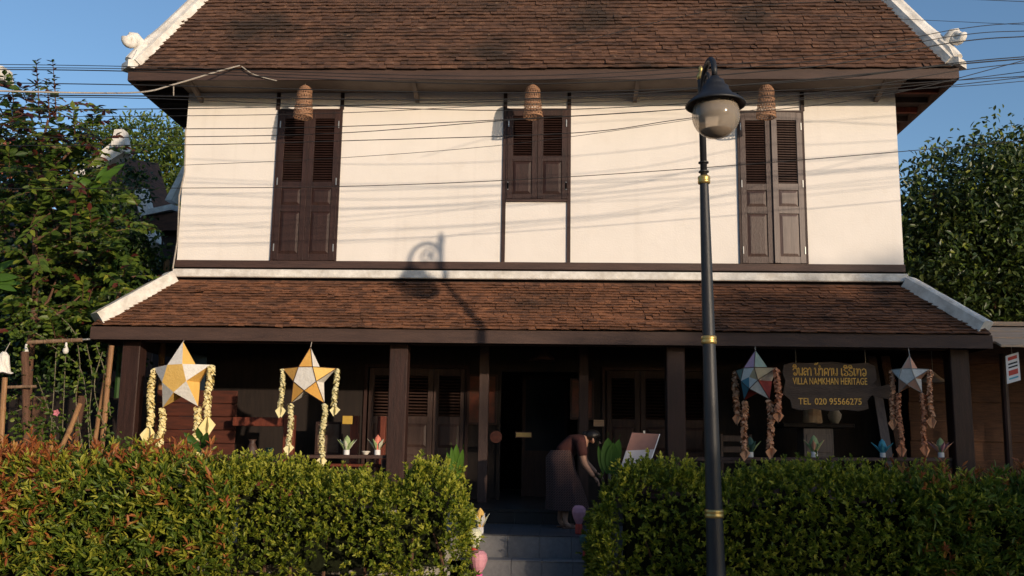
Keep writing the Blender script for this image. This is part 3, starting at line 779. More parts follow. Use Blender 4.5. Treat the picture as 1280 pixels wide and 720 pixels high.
star(2.70, 2.585, .37, R(-52), R(0), dict(mats=['paper_w', 'pink', 'tan_p', 'teal_p', 'red_p', 'green_p'], centre=0, centre_split=[2, 0, 3, 0, 0], tips=[1, 2, 0, 3, 5], sides=[5, 0, 4, 4, 0]),
     'star lantern of pink, white, teal and red paper beside the carved name board', (.58, .60, .62, .66), ['garl_o', 'garl_p', 'garl_p', 'garl_p'], 'frame_d', .14, tails=(.17, .14), grad=.046)
star(4.735, 2.63, .275, R(-46), R(2), dict(mats=['paper_w', 'peach'], centre=0, tips=[1, 0, 1, 1, 0], sides=[1, 1, 0, 1, 0]),
     'small star lantern of white and peach paper beside the end post', (.62, .66, .68, .70), ['garl_p', 'garl_p', 'garl_o', 'garl_o'], 'cable_pale', .09, tails=(.17, .14), grad=.036)

# ------------------------------------------------------------------ name board
SY = -.30
sign = thing('name_board', (3.86, SY, 2.1), 'dark slab of wood carved with gold lettering and hung under the porch', 'sign')
edge = [(980, 456), (990, 453), (1010, 454), (1040, 452), (1062, 455), (1084, 453), (1094, 458), (1096, 474), (1092, 480), (1098, 484), (1112, 480), (1116, 490), (1112, 499), (1102, 497), (1090, 494), (1084, 501), (1086, 511), (1074, 514), (1056, 512), (1040, 514), (1018, 511), (1000, 513), (990, 510), (988, 500), (979, 492), (982, 476), (978, 466)]
pts = [at(x, y, SY) for x, y in edge]
mb = MB(); mb.prism([p for p in reversed(pts)], (0, .045, 0)); mb.build('board', 'sign_wood', sign)
mb = MB()
for x in (995, 1082): mb.tube([at(x, 455, SY+.02), Vector((at(x, 455, SY).x, SY+.02, 3.19))], .006, 5)
mb.build('hanging_wire', 'cable_pale', sign)
def text_part(txt, p0, p1, p2, name='lettering'):
    """text fitted between baseline points p0-p1 with cap height up to p2.z"""
    cu = bpy.data.curves.new('txt', 'FONT'); cu.body = txt; cu.extrude = .004; cu.offset = .004
    ob = bpy.data.objects.new('txt', cu); col.objects.link(ob)
    bpy.context.view_layer.update()
    me = bpy.data.meshes.new_from_object(ob.evaluated_get(bpy.context.evaluated_depsgraph_get()))
    bpy.data.objects.remove(ob); me.name = name
    xs = [v.co.x for v in me.vertices]; ys = [v.co.y for v in me.vertices]
    w0 = max(xs)-min(xs); h0 = max(ys)-min(ys)
    ex = (p1-p0); hh = p2.z-p0.z
    for v in me.vertices:
        u = (v.co.x-min(xs))/w0; vv = (v.co.y-min(ys))/h0
        q = p0 + ex*u + Vector((0, 0, hh*vv)); v.co = Vector((q.x, SY-.004-.004*(v.co.z > 0), q.z)) - ORG[sign.name]
    me.materials.clear(); me.materials.append(M['letter'])
    o = link(name, me, sign); o['label'] = 'gold letters reading ' + txt; return o
text_part('VILLA NAMKHAN HERITAGE', at(991, 480.5, SY), at(1084, 481, SY), at(991, 472, SY))
text_part('TEL', at(998, 505.5, SY), at(1013.5, 505.6, SY), at(998, 497.5, SY)); text_part('020 95566275', at(1018.5, 505.7, SY), at(1077, 506, SY), at(1018.5, 497.7, SY))
G = {
 'wo': (.66, [[(.05,.72),(.18,.95),(.42,.97),(.58,.75),(.58,.3),(.45,.05),(.22,.03),(.10,.2),(.22,.36),(.36,.22)]]),
 'no': (.70, [[(.0,.88),(.10,1),(.17,.9),(.15,.2),(.22,.03),(.36,.1),(.40,.25)],[(.15,.1),(.4,.08),(.55,.02),(.6,.2),(.6,1)]]),
 'lo': (.66, [[(.05,.7),(.2,.97),(.45,.95),(.58,.75),(.58,0)],[(.58,.35),(.4,.58),(.15,.5),(.08,.2),(.2,.02),(.33,.18)]]),
 'aa': (.44, [[(.05,.78),(.15,1),(.30,.95),(.34,.75),(.34,0)]]),
 'am': (.50, [[(.05,.78),(.15,1),(.30,.95),(.34,.75),(.34,0)],[(-.1,1.25),(0,1.38),(.1,1.25),(0,1.14),(-.1,1.25)]]),
 'kh': (.70, [[(.1,0),(.08,.7),(.22,.97),(.48,.97),(.6,.72),(.6,0)],[(.1,.3),(.28,.52),(.40,.38),(.28,.22)]]),
 'e':  (.38, [[(.14,1),(.12,.16),(.22,0),(.32,.1),(.22,.25)]]),
 'ho': (.62, [[(.55,1.06),(.2,.97),(.08,.78),(.28,.62),(.52,.5),(.56,.2),(.4,.02),(.18,.05),(.1,.2),(.24,.3)]]),
 'to': (.72, [[(.02,.9),(.12,1),(.17,.88),(.15,0),(.30,.88),(.45,.97),(.6,.8),(.6,0)]]),
 'cho': (.66, [[(.08,.8),(.28,1),(.52,.86),(.58,.5),(.52,.12),(.3,.0),(.12,.2),(.24,.4),(.4,.3)]]),
 'sp': (.34, []),
}
UP = {'i': [[(.05,1.14),(.14,1.40),(.40,1.40),(.5,1.14),(.05,1.14)]], 'tone': [[(.1,1.48),(.2,1.66),(.3,1.5),(.48,1.72)]]}
line = ['wo+i', 'no', 'lo', 'aa', 'sp', 'no+tone', 'am', 'kh', 'aa', 'no', 'sp', 'e', 'ho+i', 'ho+i', 'e', 'to', 'cho']
tot = sum(G[g.split('+')[0]][0] for g in line)
pa, pb_, pc = at(991, 469, SY), at(1083.5, 469.5, SY), at(991, 459.8, SY)
kx = (pb_.x-pa.x)/tot; kz = pc.z-pa.z
mb = MB(); x = 0
for g in line:
    a, _, u = g.partition('+')
    for st in G[a][1] + (UP[u] if u else []):
        for (x0, z0), (x1, z1) in zip(st[:-1], st[1:]):
            A0 = Vector((pa.x+(x+x0)*kx, SY-.005, pa.z+z0*kz)); A1 = Vector((pa.x+(x+x1)*kx, SY-.005, pa.z+z1*kz))
            d = (A1-A0); n_ = Vector((-d.z, 0, d.x)).normalized()*.0068; d = d.normalized()*.004
            mb.prism([A0-d-n_, A1+d-n_, A1+d+n_, A0-d+n_], (0, .006, 0))
    x += G[a][0]
mb.build('lettering', 'letter', sign)['label'] = 'gold carved lettering in Lao script'

# ------------------------------------------------------------------ paper lotus lanterns
def lotus(p, h, cm, pm_, tipm, label, cup='cup', n=6, tilt=0, spread=.5):
    t = thing('paper_lotus', p, label, 'paper flower')
    o = Vector(p); mb = MB(); ch = h*.25; cr = h*.15
    mb.lathe([(cr*.95, 0), (cr, .01), (cr, ch), (cr*.9, ch)], o, 14); mb.build('cup', cup, t)
    mb = MB(); mb.lathe([(cr*.72, ch-.002), (cr*1.35, ch+h*.22), (cr*1.45, ch+h*.36), (cr*.9, ch+h*.60), (.004, ch+h*.74)], o, 10); mb.build('bud', cm, t)
    for k in range(n):
        a = 2*math.pi*k/n+.3; d = Vector((math.cos(a), math.sin(a), 0)); s = Vector((-math.sin(a), math.cos(a), 0))
        z = lambda q: Vector((0, 0, q)); b = o + z(ch*.9)
        mb = MB(); m_ = b + d*h*spread*.55 + z(h*.30); tp = b + d*h*spread*1.05 + z(h*.56)
        mb.add([b+d*cr*.8, m_-s*h*.11, tp, m_+s*h*.11, b+d*cr*.8+z(.004), m_-s*h*.11+z(.006)-d*.004, tp+z(.003), m_+s*h*.11+z(.006)-d*.004],
               [(0, 3, 2, 1), (4, 5, 6, 7), (0, 1, 5, 4), (1, 2, 6, 5), (2, 3, 7, 6), (3, 0, 4, 7)])
        mb.build('petal', pm_ if k % 2 else tipm, t)
    t.rotation_euler = (0, tilt, rnd.uniform(0, 1))
    return t
def on_rail(px, Y=-.435):
    q = at(px, 570, Y)
    z = 1.437+.04*(q.x+5.89)/3.56 if q.x < 0 else 1.514+.05*(q.x-1.8)/3.58
    return (q.x, Y, z)
lotus(on_rail(433), .27, 'paper_green', 'paper_green', 'paper_pale', 'green paper lotus in a white cup standing on the porch railing')
lotus(on_rail(471.5), .28, 'paper_coral', 'paper_green', 'paper_pale', 'coral paper lotus with green petals on the porch railing')
lotus(on_rail(938), .28, 'paper_dark', 'paper_green', 'paper_dark', 'dark green paper lotus on the railing behind the multicoloured star garlands')
lotus(on_rail(1018), .30, 'paper_green', 'peach', 'paper_green', 'green and peach paper lotus on the railing below the name board')
lotus(on_rail(1103.5), .25, 'paper_blue', 'paper_blue', 'paper_blue', 'bright blue paper lotus on the porch railing', spread=.62)
lotus(on_rail(1176.5), .27, 'paper_green', 'peach', 'paper_pink', 'green paper lotus with pink petals beside the end post', spread=.6)
p = on_rail(457)
t = thing('bowl', p, 'small white bowl on the railing between two paper lotuses', 'bowl')
mb = MB(); mb.lathe([(.022, 0), (.03, .004), (.058, .045), (.054, .045), (.02, .012)], p, 16); mb.build('bowl_body', 'ceramic', t); 
mb = MB(); mb.lathe([(.0545, .044), (.0605, .044), (.0605, .052), (.0545, .052), (.0545, .044)], p, 16, caps=False); mb.build('rim', 'ceramic', t)
lotus((-.885, -2.12, .593), .30, 'paper_y', 'paper_pale', 'cup', 'yellow and white paper lotus standing on the left end of the landing', spread=.36)
def balloon_lamp(p, r, h, bodym, baseM, label):
    t = thing('paper_lamp', p, label, 'paper lamp'); o = Vector(p)
    mb = MB(); mb.lathe([(r*.42, 0), (r*.5, .01), (r*.5, h*.34), (r*.42, h*.35)], o, 14); mb.build('base', baseM, t)
    mb = MB(); mb.lathe([(r*.38, h*.352), (r*.8, h*.55), (r, h*.75), (r*.92, h*.9), (r*.55, h*.985), (.004, h)], o, 14)
    mb.v = [(a+.004*math.sin(c*90+b*70), b, c) for a, b, c in mb.v]; mb.build('shade', bodym, t)
balloon_lamp((-.93, -2.33, .331), .085, .34, 'paper_pale', 'paper_red', 'pale paper lamp with red base on the lower step')
balloon_lamp((-.86, -2.60, .051), .105, .40, 'paper_pink', 'magenta', 'pink paper lamp with magenta base at the foot of the steps')
balloon_lamp((.30, -1.95, .593), .085, .34, 'paper_pink', 'paper_red', 'pink paper lamp with red base beside the woman\'s foot')
balloon_lamp((.38, -2.32, .331), .085, .30, 'paper_dark', 'paper_red', 'dark green paper lamp on the step against the hedge')

# ------------------------------------------------------------------ person bending over beside the hedge
def skin_mesh(name, nodes, edges, rads, root, mat, parent, sub=2):
    me = bpy.data.meshes.new(name); me.from_pydata(nodes, edges, []); ob = bpy.data.objects.new(name, me); col.objects.link(ob)
    sk = ob.modifiers.new('s', 'SKIN'); sk.use_smooth_shade = True
    if not me.skin_vertices: me.skin_vertices.new()
    for i, v in enumerate(me.skin_vertices[0].data):
        v.radius = rads[i] if isinstance(rads[i], tuple) else (rads[i], rads[i]); v.use_root = (i == root)
    ss = ob.modifiers.new('u', 'SUBSURF'); ss.levels = ss.render_levels = sub
    bpy.context.view_layer.update()
    m2 = bpy.data.meshes.new_from_object(ob.evaluated_get(bpy.context.evaluated_depsgraph_get()))
    bpy.data.objects.remove(ob); m2.name = name
    m2.materials.clear(); m2.materials.append(M[mat])
    o = link(name, m2, parent); o.data.polygons.foreach_set('use_smooth', [True]*len(m2.polygons)); return o
WO = Vector((.14, -1.10, .593))
person = thing('person', WO, 'person in maroon blouse and patterned skirt bending over beside the hedge', 'person')
# local coordinates: +x towards the hedge the person reaches into, z up, feet at z=0
nodes = [(-.06, 0, .90), (.02, 0, 1.00), (.12, 0, 1.08), (.22, 0, 1.13), (.285, -.005, 1.14), (.32, -.01, 1.15), (.345, -.012, 1.16),   # pelvis, spine, chest, neck base, neck, skull base, skull
         (.20, -.17, 1.08), (.24, -.20, .83), (.37, -.22, .66),          # near arm
         (.20, .17, 1.08), (.27, .20, .84), (.42, .16, .70),             # far arm
         (-.05, -.09, .84), (.03, -.09, .46), (.0, -.10, .09), (.03, -.10, .035), (.145, -.11, .022),   # near leg, foot
         (-.05, .09, .84), (.0, .10, .46), (-.07, .10, .09), (-.04, .10, .035), (.08, .11, .022),      # far leg
         (.40, -.02, 1.145)]
edges = [(0, 1), (1, 2), (2, 3), (3, 4), (4, 5), (5, 6), (3, 7), (7, 8), (8, 9), (3, 10), (10, 11), (11, 12), (0, 13), (13, 14), (14, 15), (15, 16), (16, 17), (0, 18), (18, 19), (19, 20), (20, 21), (21, 22), (6, 23)]
rads = [.13, .12, .125, .11, .055, .05, .085, .062, .043, .027, .062, .043, .027, .085, .060, .034, .036, .024, .085, .060, .034, .036, .024, .075]
skin_mesh('body', nodes, edges, rads, 0, 'skin', person)
# hands: palm and five bent fingers each
def hand(w, d, nm):
    w = Vector(w); d = Vector(d).normalized(); s = d.cross(Vector((0, 0, 1))).normalized(); dn = s.cross(d).normalized()
    if dn.z > 0: dn = -dn
    nd = [w, w+d*.045]; ed = [(0, 1)]; rd = [(.022, .016), (.036, .014)]
    for k, (off, ln) in enumerate(((-.030, .058), (-.010, .070), (.010, .066), (.029, .052))):
        a = w+d*.075+s*off; i = len(nd); nd += [a, a+d*ln*.55+dn*.012, a+d*ln*.9+dn*.040]; ed += [(1, i), (i, i+1), (i+1, i+2)]; rd += [.0095, .0085, .0068]
    i = len(nd); nd += [w+d*.025+s*-.036, w+d*.055+s*-.052+dn*.018, w+d*.080+s*-.048+dn*.032]; ed += [(0, i), (i, i+1), (i+1, i+2)]; rd += [.011, .0095, .007]
    skin_mesh(nm, [tuple(v) for v in nd], ed, rd, 0, 'skin', person, 1)
hand((.365, -.22, .665), (.6, -.05, -.6), 'hand'); hand((.415, .16, .705), (.7, -.15, -.5), 'hand')
# face: nose, ears, eyes, mouth (head turned down to the hedge)
fb = MB()
hc = Vector((.375, -.016, 1.15))
fb.add([hc+Vector((.075, 0, -.035)), hc+Vector((.068, -.016, -.062)), hc+Vector((.068, .016, -.062)), hc+Vector((.098, 0, -.066)), hc+Vector((.055, 0, -.078))], [(0, 1, 3), (0, 3, 2), (1, 4, 3), (3, 4, 2)])
for s in (-1, 1): fb.sphere(hc+Vector((-.015, s*.084, -.02)), .024, 8, 6, 0, (.6, .4, 1))
link('face_features', fb.mesh('face_features', 'skin'), person)
eb = MB()
for s in (-1, 1): eb.sphere(hc+Vector((.078, s*.03, -.018)), .010, 8, 6, 0, (.5, 1.3, .6))
eb.sphere(hc+Vector((.055, 0, -.088)), .016, 8, 6, 0, (.6, 1.4, .4)); link('eyes_and_mouth', eb.mesh('eyes_and_mouth', 'hair'), person)
hb = MB()
hb.sphere((.355, -.012, 1.185), .098, 16, 12, 0, (1.08, .98, .80)); hb.sphere((.265, -.005, 1.20), .048, 12, 8)
hb.v = [(x, y, z) if not (x > .40 and z < 1.17) else (.40, y*.9, max(z, 1.16)) for x, y, z in hb.v]
link('hair', hb.mesh('hair', 'hair', smooth=True), person)
# blouse over trunk and upper arms
bn = [nodes[i] for i in (0, 1, 2, 3)] + [(.262, -.003, 1.138)] + [(.20, -.17, 1.08), (.232, -.193, .90), (.20, .17, 1.08), (.258, .193, .92)]
skin_mesh('blouse', bn, [(0, 1), (1, 2), (2, 3), (3, 4), (3, 5), (5, 6), (3, 7), (7, 8)], [.145, .135, .14, .125, .075, .078, .064, .078, .064], 0, 'blouse', person)
# skirt lofted from the waist to the calf with soft folds
sb = MB(); n = 36; rows = [(.99, -.03, .16, .15), (.90, -.07, .185, .185), (.75, -.06, .19, .20), (.55, -.02, .225, .215), (.38, .01, .25, .225), (.245, .025, .262, .23)]
for ri_, (z, cx, ra, rb) in enumerate(rows):
    for k in range(n):
        a = 2*math.pi*k/n; f_ = 1+.085*ri_/5*math.sin(a*6+ri_*.35)+.05*ri_/5*math.sin(a*11+1)
        sb.v.append((cx+ra*f_*math.cos(a), rb*f_*math.sin(a), z + .02*math.sin(a)*(ri_ > 4)))
for i in range(len(rows)-1):
    for k in range(n): k2 = (k+1) % n; sb.f.append([i*n+k, (i+1)*n+k, (i+1)*n+k2, i*n+k2]); sb.m.append(0)
link('skirt', sb.mesh('skirt', 'skirt', smooth=True), person)
for (x, y) in ((.05, -.105), (-.02, .105)):
    b = MB(); b.bbox(x-.085, x+.125, y-.045, y+.045, .0, .014, .004); b.prism([(x+.03, y-.046, .014), (x+.07, y-.046, .014), (x+.07, y-.03, .055), (x+.03, y-.03, .06)], (0, .09, 0)); link('sandal', b.mesh('sandal', 'sandal'), person)

# ------------------------------------------------------------------ menu board on its stand
t = thing('menu_board', (1.08, -1.60, .593), 'slanting menu board brown above and grey below on a stand in the hedge', 'menu board')
a0, a1, a2, a3 = at(790, 541, -1.62), at(824, 543, -1.62), at(810, 585, -1.72), at(776, 584, -1.72)
m0 = a0.lerp(a3, .52); m1 = a1.lerp(a2, .45)
mb = MB(); mb.prism([m0, m1, a1, a0], (.0, .025, .006)); mb.build('board_top', 'menu_b', t)
mb = MB(); mb.prism([a3, a2, m1, m0], (.0, .025, .006)); mb.build('board_bottom', 'menu_g', t)
mb = MB(); mb.prism([a1, a1+Vector((.012, 0, 0)), a2+Vector((.012, 0, 0)), a2], (0, .027, .006)); mb.build('board_edge', 'cup', t)
for u in (.2, .8):
    q = a3.lerp(a2, u); mb = MB(); mb.tube([q+Vector((0, .03, .1)), Vector((q.x, -1.62, .593))], .016, 6); mb.build('leg', 'timber', t)
mb = MB(); q = a0.lerp(a1, .45); mb.box(q.x-.012, q.x+.012, -1.62, -1.60, q.z-.02, q.z+.035); mb.build('clip', 'steel', t)

# ------------------------------------------------------------------ things in the porch
def picture(x0, x1, z0, z1, y, pic, label):
    t = thing('framed_picture', ((x0+x1)/2, y, z0), label, 'picture')
    e = .035; mb = MB()
    mb.box(x0, x1, y-.02, y, z0, z0+e); mb.box(x0, x1, y-.02, y, z1-e, z1); mb.box(x0, x0+e, y-.02, y, z0+e, z1-e); mb.box(x1-e, x1, y-.02, y, z0+e, z1-e); mb.build('frame', 'timber', t)
    mb = MB(); mb.box(x0+e, x1-e, y-.008, y, z0+e, z1-e); mb.build('print', pic, t)
picture(-1.40, -.92, 1.95, 2.75, GY-.034, 'picture_a', 'dark framed red picture on the wall beside the lit louvred door')
picture(.24, .62, 2.05, 2.70, GY-.034-.06, 'picture_a', 'dark framed red picture on the wall between doorway and shaded louvred doors')
picture(-3.68, -3.28, 1.45, 1.95, .9, 'picture_b', 'framed portrait standing behind the garlands of the orange star')
def plaque(px0, py0, px1, py1, Y, mat, label):
    a, b = at(px0, py1, Y), at(px1, py0, Y); t = thing('plaque', ((a.x+b.x)/2, Y, a.z), label, 'plaque')
    mb = MB(); mb.bbox(a.x, b.x, Y-.015, Y, a.z, b.z, .003); mb.build('plate', mat, t)
    e = .012
    mb = MB(); mb.box(a.x-e, b.x+e, Y-.0, Y+.012, a.z-e, b.z+e); mb.build('backing', 'timber', t)
plaque(428, 520, 441, 530, .27, 'plaque', 'small yellow plaque on the red timber screen')
plaque(645, 541, 664, 546, .50, 'plaque_shaded', 'narrow brass plaque hanging in the dark doorway')
plaque(742, 525, 755, 533, GY-.06, 'awning', 'small pale wooden plaque beside the shaded louvred doors')
# a low table with two dishes in the left bay
t = thing('low_table', (-2.75, -.05, .787), 'small dark red table behind the railing by the post', 'table')
mb = MB(); mb.bbox(-3.20, -2.42, -.22, .12, 1.30, 1.34, .006); mb.build('table_top', 'timber_red', t)
for x in (-3.15, -2.47):
    for y in (-.18, .08): mb = MB(); mb.bbox(x-.02, x+.02, y-.02, y+.02, .787, 1.299, .004); mb.build('leg', 'timber_red', t)
t = thing('cabinet', (3.95, .6, .787), 'grey cabinet in the dark porch under the name board', 'cabinet')
mb = MB(); mb.bbox(3.62, 4.05, .4, .8, .787, 1.95, .01); mb.build('body', 'timber_grey', t)
for k in range(3): mb = MB(); mb.bbox(3.66, 4.01, .385, .398, 1.0+k*.3, 1.26+k*.3, .004); mb.build('drawer', 'timber_grey', t)
mb = MB(); mb.bbox(3.32, 4.35, .35, .85, 1.955, 2.02, .01); mb.build('top_board', 'inner', t)
t = thing('wooden_log', (3.80, .55, 2.021), 'short upright log standing on the cabinet behind the name board', 'log')
mb = MB(); mb.lathe([(.13, 0), (.14, .02), (.125, .2), (.135, .36), (.12, .38)], (3.80, .55, 2.021), 14); mb.build('log_body', 'awning', t)
mb = MB(); mb.lathe([(.119, .381), (.10, .388), (.004, .389)], (3.80, .55, 2.021), 14); mb.build('log_top', 'bamboo', t)
q = Vector((-.20, .75, 2.93)); t = thing('pendant_lamp', q, 'round woven pendant lamp hanging under the porch ceiling before the doorway', 'lamp')
mb = MB(); mb.lathe([(.02, .16), (.10, .13), (.19, .02), (.20, -.01), (.185, .0), (.09, .11)], q, 20); mb.build('shade', 'timber_mid', t); mb = MB(); mb.tube([q+Vector((0, 0, .15)), Vector((q.x, q.y, 3.19))], .005, 5); mb.build('cord', 'cable', t)
q = at(620, 546, .53); t = thing('round_plaque', q, 'small round red wooden plaque on the inner porch post', 'plaque')
mb = MB(); mb.v = []; n_ = 18; ring = [(q.x+.09*math.cos(2*math.pi*k/n_), q.y, q.z+.09*math.sin(2*math.pi*k/n_)) for k in range(n_)]; mb.prism(ring, (0, .02, 0)); mb.build('disc', 'inner_red', t)
mb = MB(); mb.prism([(q.x+.055*math.cos(2*math.pi*k/n_), q.y-.008, q.z+.055*math.sin(2*math.pi*k/n_)) for k in range(n_)], (0, .007, 0)); mb.build('boss', 'inner_red', t)
def vase(x, y, z, h, m_, lab):
    t = thing('vase', (x, y, z), lab, 'vase'); mb = MB(); mb.lathe([(.05, 0), (.09, h*.3), (.10, h*.5), (.05, h*.82), (.04, h*.9), (.06, h), (.05, h)], (x, y, z), 16); mb.build('body', m_, t, smooth=True)
    mb = MB(); mb.lathe([(.062, h*.985), (.066, h), (.062, h*1.015), (.056, h), (.062, h*.985)], (x, y, z), 16, caps=False); mb.build('lip', m_, t)
vase(-4.55, .55, 1.30, .36, 'timber_mid', 'tall brown vase on the side board behind the large star garlands')
vase(-4.30, .58, 1.30, .24, 'paper_dark', 'short dark green vase on the side board behind the large star garlands')
t = thing('side_board', (-4.45, .6, .787), 'low dark side board behind the left railing', 'side board')
mb = MB(); mb.bbox(-4.85, -4.05, .46, .75, 1.26, 1.299, .006); mb.build('top', 'timber_red', t)
mb = MB(); mb.bbox(-4.80, -4.10, .49, .74, .787, 1.258, .006); mb.build('carcass', 'timber', t)
for x in (-4.78, -4.44): mb = MB(); mb.bbox(x, x+.32, .475, .488, .82, 1.22, .004); mb.build('cupboard_door', 'timber_red', t)
vase(4.10, .48, 2.021, .26, 'cable_pale', 'pale vase on the cabinet beside the log')
# a wooden chair in the right bay
t = thing('wooden_chair', (2.7, .5, .787), 'dark wooden chair behind the railing near the multicoloured star', 'chair')
mb = MB(); mb.bbox(2.45, 2.95, .3, .75, 1.20, 1.24, .006); mb.build('seat', 'timber_mid', t)
for x in (2.47, 2.90):
    for y, h_ in ((.32, 1.2), (.70, 1.85)): mb = MB(); mb.bbox(x, x+.04, y, y+.04, .787, h_, .004); mb.build('leg', 'timber_mid', t)
for z_ in (1.42, 1.58, 1.74): mb = MB(); mb.bbox(2.51, 2.90, .71, .73, z_, z_+.09, .004); mb.build('back_slat', 'timber_mid', t)
# planks leaning behind the end post
for i, (x, m_) in enumerate(((4.78, 'timber_grey'), (4.98, 'bark'))):
    mb = MB(); mb.prism([(x, .2, .787), (x+.13, .2, .787), (x+.05, .75, 3.05), (x-.08, .75, 3.05)], (0, .03, 0))
    tag(mb.build('leaning_plank', m_, loc=(x+.05, .2, .787)), ('grey' if i == 0 else 'brown') + ' plank leaning upright inside the porch near the small star', 'plank')
t = thing('woven_hat', at(1166, 470, .1), 'woven conical hat hanging inside the porch beside the end post', 'hat')
q = at(1166, 470, .1); mb = MB(); mb.lathe([(.20, -.10), (.205, -.095), (.10, -.02), (.02, .06), (.004, .065)], q, 18); mb.build('crown', 'awning', t)
mb = MB(); mb.tube([q+Vector((0, 0, .06)), Vector((q.x, q.y, 3.19))], .004, 5); mb.build('string', 'cable_pale', t)

# ------------------------------------------------------------------ neighbour's shop on the right
shop = thing('neighbour_shop', (7.8, .4, 0), 'wooden shop with plank awning and woven wall beside the house', 'shop')
sy = -.9
a = at(1239, 403, sy)
for k in range(5):
    u0, u1 = k/5, (k+1)/5; y0_, y1_ = .1-1.0*u0, .1-1.0*u1; z0_, z1_ = 3.42-.36*u0, 3.42-.36*u1
    mb = MB(); mb.prism([(5.93, y1_+.01, z1_), (9.5, y1_+.01, z1_), (9.5, y0_, z0_), (5.93, y0_, z0_)], (0, 0, -.03)); mb.v = [(x, y, z-.014*(k % 2)) for x, y, z in mb.v]; mb.build('awning_board', 'awning', shop)
for k in range(11):
    z0_ = .05+k*.29; mb = MB(); mb.bbox(5.28, 9.5, .75+.03*(k % 2), .775+.03*(k % 2), z0_, z0_+.31, .006); mb.build('wall_board', 'weave', shop)
for x in (6.30, 7.05, 8.2):
    mb = MB(); mb.tube([(x, -.1+.05, -.1), (x+.03, -.05, 3.02)], .05, 10); mb.build('pole', 'timber', shop)
mb = MB(); mb.box(5.95, 9.5, -.25, 4, -.2, .35); mb.build('shop_floor', 'concrete', shop)
mb = MB(); mb.box(5.94, 9.5, .1, 4, 3.44, 3.5); mb.build('shop_roof', 'awning', shop)
n0, n1, n2, n3 = at(1257, 445, -.7), at(1273, 440, -.7), at(1276, 475, -.7), at(1259, 480, -.7)
nt_ = thing('paper_notice', n3, 'white printed paper notice hanging from the shop awning', 'notice')
mb = MB(); mb.prism([n3, n2, n1, n0], (0, .006, 0)); mb.build('sheet', 'cup', nt_)
for k, (v0, v1, m_) in enumerate(((.08, .20, 'paper_red'), (.30, .36, 'iron'), (.42, .48, 'iron'), (.56, .74, 'paper_red'), (.82, .88, 'paper_blue'))):
    L_ = lambda u, v: n0.lerp(n1, u).lerp(n3.lerp(n2, u), v) + Vector((0, -.003, 0))
    mb = MB(); mb.add([L_(.15, v1), L_(.85, v1), L_(.85, v0), L_(.15, v0)], [(0, 1, 2, 3)]); mb.build('print', m_, nt_)
mb = MB(); mb.tube([n0.lerp(n1, .5), Vector((n0.x+.08, -.7, 3.09))], .004, 5); mb.build('string', 'cable_pale', nt_)

# ------------------------------------------------------------------ neighbouring houses behind the left trees
nb = thing('temple_house', (-11.5, 9, 0), 'brown tiled house with white gable ridges behind the left trees', 'house')
Yn = 7.0
def quadprism(ps, h, mat, nm, par): mb = MB(); mb.prism(ps, h); return mb.build(nm, mat, par)
rp = quadprism([at(60, 300, Yn), at(172, 310, Yn), at(142, 196, Yn+.8), at(92, 226, Yn+.8)], (0, 2.5, .6), 'far_roof', 'roof', nb)
quadprism([at(166, 238, Yn), at(178, 232, Yn), at(196, 303, Yn), at(186, 308, Yn)], (0, .35, 0), 'white_lime', 'bargeboard', nb)
quadprism([at(92, 215, Yn+.5), at(100, 222, Yn+.5), at(158, 188, Yn+.5), at(142, 176, Yn+.5)], (0, .4, 0), 'white_lime', 'ridge', nb)
quadprism([at(138, 182, Yn+.4), at(158, 190, Yn+.4), at(152, 160, Yn+.4), at(143, 162, Yn+.4)], (0, .35, 0), 'white_lime', 'ridge_finial', nb)
quadprism([at(60, 330, Yn+.6), at(200, 330, Yn+.6), at(184, 280, Yn+.6), at(60, 260, Yn+.6)], (0, 3, 0), 'bark', 'gable_wall', nb)
mb = MB(); p0, p1 = at(-40, 560, Yn+1), at(198, 330, Yn+1); mb.box(p0.x, p1.x, Yn+1, Yn+4, 0, p1.z); mb.build('wall', 'bark', nb)
for px in (163, 178, 190):
    a, b = at(px-3, 352, Yn+.7), at(px+3, 334, Yn+.7); mb = MB(); mb.box(a.x, b.x, Yn+.55, Yn+.6, a.z, b.z); mb.build('window_slat', 'cup', nb)
nb2 = thing('annex_house', (-7.2, 6.4, 0), 'low annex with white ridges and dark eaves tucked behind the house corner', 'annex')
Ya = 5.0
quadprism([at(175, 270, Ya), at(214, 262, Ya), at(214, 255, Ya), at(177, 263, Ya)], (0, .4, .05), 'white_lime', 'ridge', nb2)
quadprism([at(206, 250, Ya+.1), at(214, 250, Ya+.1), at(236, 206, Ya+.1), at(228, 208, Ya+.1)], (0, .4, 0), 'white_lime', 'bargeboard', nb2)
quadprism([at(176, 288, Ya+.1), at(250, 288, Ya+.1), at(250, 262, Ya+.1), at(176, 271, Ya+.1)], (0, .5, .2), 'far_roof', 'roof', nb2)
mb = MB(); p0, p1 = at(182, 560, Ya+.4), at(240, 288, Ya+.4); mb.box(p0.x, p1.x, Ya+.4, Ya+3, 0, p1.z); mb.build('wall', 'timber', nb2)
mb = MB(); q0, q1 = at(-30, 245, 4.5), at(32, 180, 4.5)
nb3 = thing('red_roof_house', (-10.6, 5.5, 0), 'house with bright red tiled roof glimpsed through the left tree', 'house')
quadprism([at(-60, 230, 4.5), at(28, 222, 4.5), at(2, 185, 5.2), at(-60, 170, 5.2)], (0, .6, .3), 'far_roof_red', 'roof', nb3)
mb = MB(); p0, p1 = at(-60, 560, 4.9), at(16, 228, 4.9); mb.box(p0.x, p1.x, 4.9, 6.5, 0, p1.z); mb.build('wall', 'bark', nb3)
quadprism([at(-12, 100, 6), at(5, 100, 6), at(3, 82, 6), at(-8, 82, 6)], (0, .4, 0), 'white_lime', 'roof_finial', nb3)
